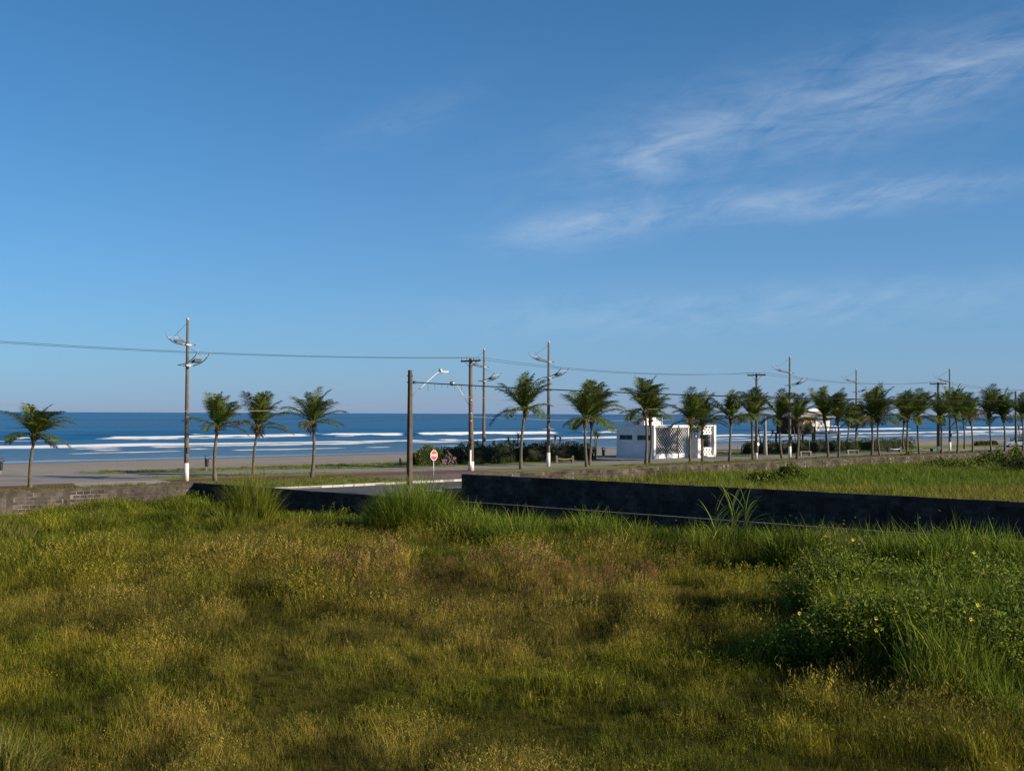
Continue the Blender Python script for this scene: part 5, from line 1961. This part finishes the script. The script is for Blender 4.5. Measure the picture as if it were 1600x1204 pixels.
tufts = bpy.data.collections.new('grass_tufts')
TUFTS = [tuft('tuft_a_fine', 26, 0.40, 0.014, 0.19, 0.35, 0.7, 2, 1),
         tuft('tuft_b_fine', 24, 0.44, 0.015, 0.20, 0.45, 0.9, 2, 2),
         tuft('tuft_c_dry', 22, 0.42, 0.012, 0.18, 0.35, 0.6, 2, 3, heads=3),
         tuft('tuft_d_leafy', 12, 0.32, 0.014, 0.20, 0.6, 1.2, 2, 4, leafy=30),
         tuft('tuft_e_tall', 42, 0.95, 0.024, 0.30, 0.35, 1.2, 3, 5),
         tuft('tuft_f_tall', 36, 1.05, 0.028, 0.32, 0.4, 1.6, 3, 6, leafy=10),
         tuft('tuft_g_plume', 12, 0.55, 0.010, 0.16, 0.3, 0.6, 2, 7, heads=20),
         tuft('tuft_h_coarse', 28, 0.60, 0.024, 0.34, 0.45, 1.1, 2, 8)]
for o in TUFTS:
    tufts.objects.link(o)


def tuft_nodes():
    ng = bpy.data.node_groups.new('tufts_on_points', 'GeometryNodeTree')
    ng.interface.new_socket('Geometry', in_out='INPUT', socket_type='NodeSocketGeometry')
    ng.interface.new_socket('Geometry', in_out='OUTPUT', socket_type='NodeSocketGeometry')
    gi, go = ng.nodes.new('NodeGroupInput'), ng.nodes.new('NodeGroupOutput')
    ci = ng.nodes.new('GeometryNodeCollectionInfo')
    ci.inputs['Collection'].default_value = tufts
    ci.inputs['Separate Children'].default_value = True
    ci.inputs['Reset Children'].default_value = True
    ip = ng.nodes.new('GeometryNodeInstanceOnPoints')
    ip.inputs['Pick Instance'].default_value = True

    def attr(nm, ty):
        n = ng.nodes.new('GeometryNodeInputNamedAttribute')
        n.data_type = ty
        n.inputs[0].default_value = nm
        return n.outputs[0]

    er = ng.nodes.new('FunctionNodeEulerToRotation')
    ng.links.new(attr('rot', 'FLOAT_VECTOR'), er.inputs[0])
    ng.links.new(gi.outputs[0], ip.inputs['Points'])
    ng.links.new(ci.outputs[0], ip.inputs['Instance'])
    ng.links.new(attr('species', 'INT'), ip.inputs['Instance Index'])
    ng.links.new(er.outputs[0], ip.inputs['Rotation'])
    ng.links.new(attr('size', 'FLOAT_VECTOR'), ip.inputs['Scale'])
    ng.links.new(ip.outputs[0], go.inputs[0])
    return ng


NG = tuft_nodes()


def points_object(name, label, P, species, rot, size, tint):
    me = bpy.data.meshes.new(name)
    me.vertices.add(len(P))
    me.vertices.foreach_set('co', P.astype(np.float32).ravel())
    a = me.attributes.new('species', 'INT', 'POINT')
    a.data.foreach_set('value', species.astype(np.int32))
    a = me.attributes.new('rot', 'FLOAT_VECTOR', 'POINT')
    a.data.foreach_set('vector', rot.astype(np.float32).ravel())
    a = me.attributes.new('size', 'FLOAT_VECTOR', 'POINT')
    a.data.foreach_set('vector', size.astype(np.float32).ravel())
    a = me.attributes.new('tint', 'FLOAT_COLOR', 'POINT')
    a.data.foreach_set('color', np.concatenate([tint, np.ones((len(P), 1))], 1).astype(np.float32).ravel())
    me.materials.append(MAT['grass_tint'])
    o = bpy.data.objects.new(name, me)
    COL.objects.link(o)
    md = o.modifiers.new('tufts', 'NODES')
    md.node_group = NG
    return tag(o, label, 'grass', kind='stuff')


def lerp3(a, b, t):
    return np.array(a)[None] * (1 - t[:, None]) + np.array(b)[None] * t[:, None]


GREEN, OLIVE, DRY, BROWN, LUSH, PINK = (0.108, 0.132, 0.012), (0.190, 0.178, 0.018), (0.270, 0.222, 0.055), (0.160, 0.126, 0.026), (0.135, 0.205, 0.023), (0.22, 0.125, 0.058)


def near_meadow():
    rs = np.random.RandomState(77)
    n = 520000
    # candidate points in polar form about the viewpoint so that the near part is densest
    r = np.sqrt(rs.uniform(11 ** 2, 84 ** 2, n))
    az = rs.uniform(R(-31), R(31), n)
    x, y = r * np.sin(az), r * np.cos(az)
    dens = np.clip(78 - 0.95 * r, 18, 62)
    area = 0.5 * (84 ** 2 - 11 ** 2) * R(62)
    keep = rs.rand(n) < dens / (n / area)
    x, y, r = x[keep], y[keep], r[keep]
    u = (x - C0.x) * U.x + (y - C0.y) * U.y
    v = (x - C0.x) * V.x + (y - C0.y) * V.y
    k = (u < -0.25) & (v < -0.25) & (v > -78) & (u > -94)
    x, y, r, u, v = x[k], y[k], r[k], u[k], v[k]
    n = len(x)
    z = lot_height(u, v)
    patch = fbm(x / 5.0 + 80, y / 8.0 + 80, 301, 4)
    patch2 = fbm(x / 1.8 + 80, y / 2.4 + 80, 311, 3)
    gre = fbm(x / 9.0 + 40, y / 9.0 + 40, 321, 3)
    # width of the lush band along the street wall
    bw = np.interp(y, [22, 30, 35, 42, 50, 58, 80], [9.0, 8.6, 8.0, 6.0, 5.0, 4.2, 3.4])
    thick = ((x > np.interp(y, [21, 24, 28, 33, 38], [8.6, 6.8, 7.2, 7.0, 9.0]) + 2.4 * (patch2 - 0.5)) & (y > 21.5) & (y < 38)).astype(float)
    lush = np.clip((v + bw + 5.0 * (patch2 - 0.5)) / 1.8, 0, 1)
    front = np.clip((u + 4.5 + 3.0 * (patch - 0.5)) / 2.0, 0, 1)        # greener strip along the front wall
    front = np.maximum(front, np.clip((-(x + 9.5) - (60 - y) * 0.14) / 3.0, 0, 1) * np.clip((y - 42) / 8.0, 0, 1))
    lush = np.maximum(lush, thick * 0.9)
    rnd = rs.rand(n)
    species = np.where(rnd < 0.40, 0, np.where(rnd < 0.66, 1, np.where(rnd < 0.86, 2, 3)))
    dryness = np.clip((patch - 0.40) * 3.2 + (patch2 - 0.5) * 1.0, 0, 1)
    species = np.where((rs.rand(n) < dryness * 0.5), 2, species)
    band = np.exp(-((y - 38.0) / 2.4) ** 2) * np.clip((x + 5.5) / 2, 0, 1) * np.clip((5.0 - x) / 2, 0, 1)
    species = np.where(rs.rand(n) < 0.14 * band, 6, species)
    species = np.where((rs.rand(n) < lush * np.interp(y, [50, 62], [0.68, 0.35])), np.where(rs.rand(n) < 0.6, 4, 5), species)
    species = np.where((rs.rand(n) < front * 0.35) & (lush < 0.5), 7, species)
    species = np.where((thick > 0) & (rs.rand(n) < 0.55), 3, species)
    s = (0.72 + 0.75 * patch2) * rs.uniform(0.75, 1.2, n)
    lump = np.clip((fbm(x / 2.2 + 10, y / 3.6 + 10, 331, 3) - 0.30) / 0.42, 0, 1)
    lump2 = np.clip((fbm(x / 7.0 + 30, y / 9.0 + 30, 337, 3) - 0.32) / 0.36, 0, 1)
    s = s * (0.60 + 0.50 * lump + 0.28 * lump2)
    s = s * (0.78 + 0.40 * np.clip((fbm(x / 0.9 + 70, y / 1.3 + 70, 351, 3) - 0.30) / 0.40, 0, 1))
    tall = (species == 4) | (species == 5)
    s = np.where(tall, s * (0.66 + 0.46 * lush) / (0.5 + 0.5 * lump), s)
    s = np.where(tall, s * np.interp(v, [-6.0, -3.0, -1.0, -0.3], [0.92, 0.90, 0.72, 0.58]) * np.interp(y, [34, 48, 56, 63], [1.0, 0.85, 0.75, 0.42]), s)
    s = np.where(tall & (thick > 0), s * 0.62, s)
    s = np.where(species == 7, s * 0.9, s)
    wide = np.interp(r, [12, 30, 80], [0.85, 1.0, 1.5])
    s = np.where(tall, s, s * np.interp(r, [18, 30, 45], [0.60, 0.74, 0.92]))
    sw = np.where(tall, s, s * np.interp(r, [18, 30, 45], [1.45, 1.25, 1.08]))
    size = np.stack([sw * wide, sw * wide, s * rs.uniform(0.85, 1.15, n)], 1)
    rot = np.stack([rs.normal(0, 0.10, n), rs.normal(0, 0.10, n), rs.uniform(0, 6.28, n)], 1)
    c = lerp3(GREEN, OLIVE, np.clip(0.25 + (patch2 - 0.5) * 2.0 + rs.normal(0, 0.22, n) + 0.4 * dryness, 0, 1))
    cd = lerp3(BROWN, DRY, np.clip(rs.rand(n) * 0.7 + 0.45 * dryness, 0, 1))
    w = np.clip(dryness * 0.60 + rs.normal(0, 0.15, n) + np.where(species == 2, 0.18, 0), 0, 1) * (1 - 0.8 * np.maximum(lush, front))
    tint = c * (1 - w[:, None]) + cd * w[:, None]
    lu = lerp3(LUSH, OLIVE, np.clip(rs.normal(0.18, 0.2, n), 0, 1))
    m_ = np.maximum(lush, 0.30 * front)[:, None]
    tint = tint * (1 - m_) + lu * m_
    tint = np.where((species == 6)[:, None], lerp3(PINK, DRY, rs.rand(n) * 0.6), tint)
    clus = np.clip((fbm(x / 0.9 + 70, y / 1.3 + 70, 351, 3) - 0.30) / 0.40, 0, 1)
    tint *= (0.46 + 0.90 * clus)[:, None] * rs.uniform(0.75, 1.25, n)[:, None]
    tint[:, 0] *= 0.92 + 0.16 * clus
    points_object('meadow_grass', 'olive and straw-coloured uncut meadow grass filling the near lot', np.stack([x, y, z], 1), species, rot, size, tint)


def far_meadow():
    rs = np.random.RandomState(78)
    n = 26000
    u = rs.uniform(-62, -1.6, n)
    v = rs.uniform(13.3, 190, n)
    x = C0.x + U.x * u + V.x * v
    y = C0.y + U.y * u + V.y * v
    k = (np.abs(np.arctan2(x, y)) < R(31)) & (y > 40) & ((v > 21) | (u < -9) | (v - 13.3 > (u + 8.6) * 0.99 + 0.4))
    u, v, x, y = u[k], v[k], x[k], y[k]
    n = len(x)
    z = lot_height(u, v) * 0.7
    p = fbm(x / 9.0 + 80, y / 14.0 + 80, 401, 4)
    p2 = fbm(x / 3.0 + 80, y / 4.0 + 80, 402, 3)
    species = np.where(rs.rand(n) < 0.6, 7, np.where(rs.rand(n) < 0.5, 1, 4))
    s = (0.75 + 0.8 * p2) * rs.uniform(0.8, 1.2, n)
    s = np.where(species == 1, s * 1.9, np.where(species == 4, s * 0.75, s * 1.35))
    size = np.stack([s * 1.25, s * 1.25, s * 0.85], 1)
    rot = np.stack([rs.normal(0, 0.1, n), rs.normal(0, 0.1, n), rs.uniform(0, 6.28, n)], 1)
    t = np.clip((p - 0.35) * 3 + rs.normal(0, 0.2, n), 0, 1)
    tint = lerp3((0.125, 0.185, 0.022), (0.215, 0.21, 0.040), t) * rs.uniform(0.8, 1.2, n)[:, None]
    points_object('far_lot_grass', 'bright green rough grass filling the far lot beyond the black wall', np.stack([x, y, z], 1), species, rot, size, tint)


def lawn_fringe():
    rs = np.random.RandomState(79)
    n = 9000
    v = rs.uniform(-40, 150, n)
    u = np.where(rs.rand(n) < 0.5, rs.uniform(10.2, 20.3, n), rs.uniform(24.5, 41, n))
    ok = (((v < 27) & (u < 20.3)) | ((v > 60) & (u < 20.4)) | ((v > 14) & (v < 74) & (u > 31) & (u < 40.5)) | ((v > 14) & (v < 30) & (u > 24.5) & (u < 29)) | ((v > 99) & (u > 29.2)) | ((v < -11) & (u > 24.5) & (u < 29.3)))
    ok &= ~((v > 13.5) & (v < 76) & (u > np.interp(v, [13.5, 26, 40, 52, 76], [29.6, 27.6, 22.5, 21, 20.8])) & (u < np.interp(v, [13.5, 26, 40, 52, 76], [36.4, 35.4, 31, 28.6, 29.4])))
    u, v = u[ok], v[ok]
    n = len(u)
    x = C0.x + U.x * u + V.x * v
    y = C0.y + U.y * u + V.y * v
    s = rs.uniform(0.18, 0.42, n)
    size = np.stack([s * 3.0, s * 3.0, s], 1)
    rot = np.stack([np.zeros(n), np.zeros(n), rs.uniform(0, 6.28, n)], 1)
    tint = lerp3((0.12, 0.165, 0.022), (0.21, 0.20, 0.05), rs.rand(n)) * rs.uniform(0.8, 1.2, n)[:, None]
    points_object('lawn_tufts', 'short grass tufts on the promenade lawn strips beside the paths', np.stack([x, y, x * 0], 1), np.full(n, 7), rot, size, tint)


near_meadow()
far_meadow()
lawn_fringe()
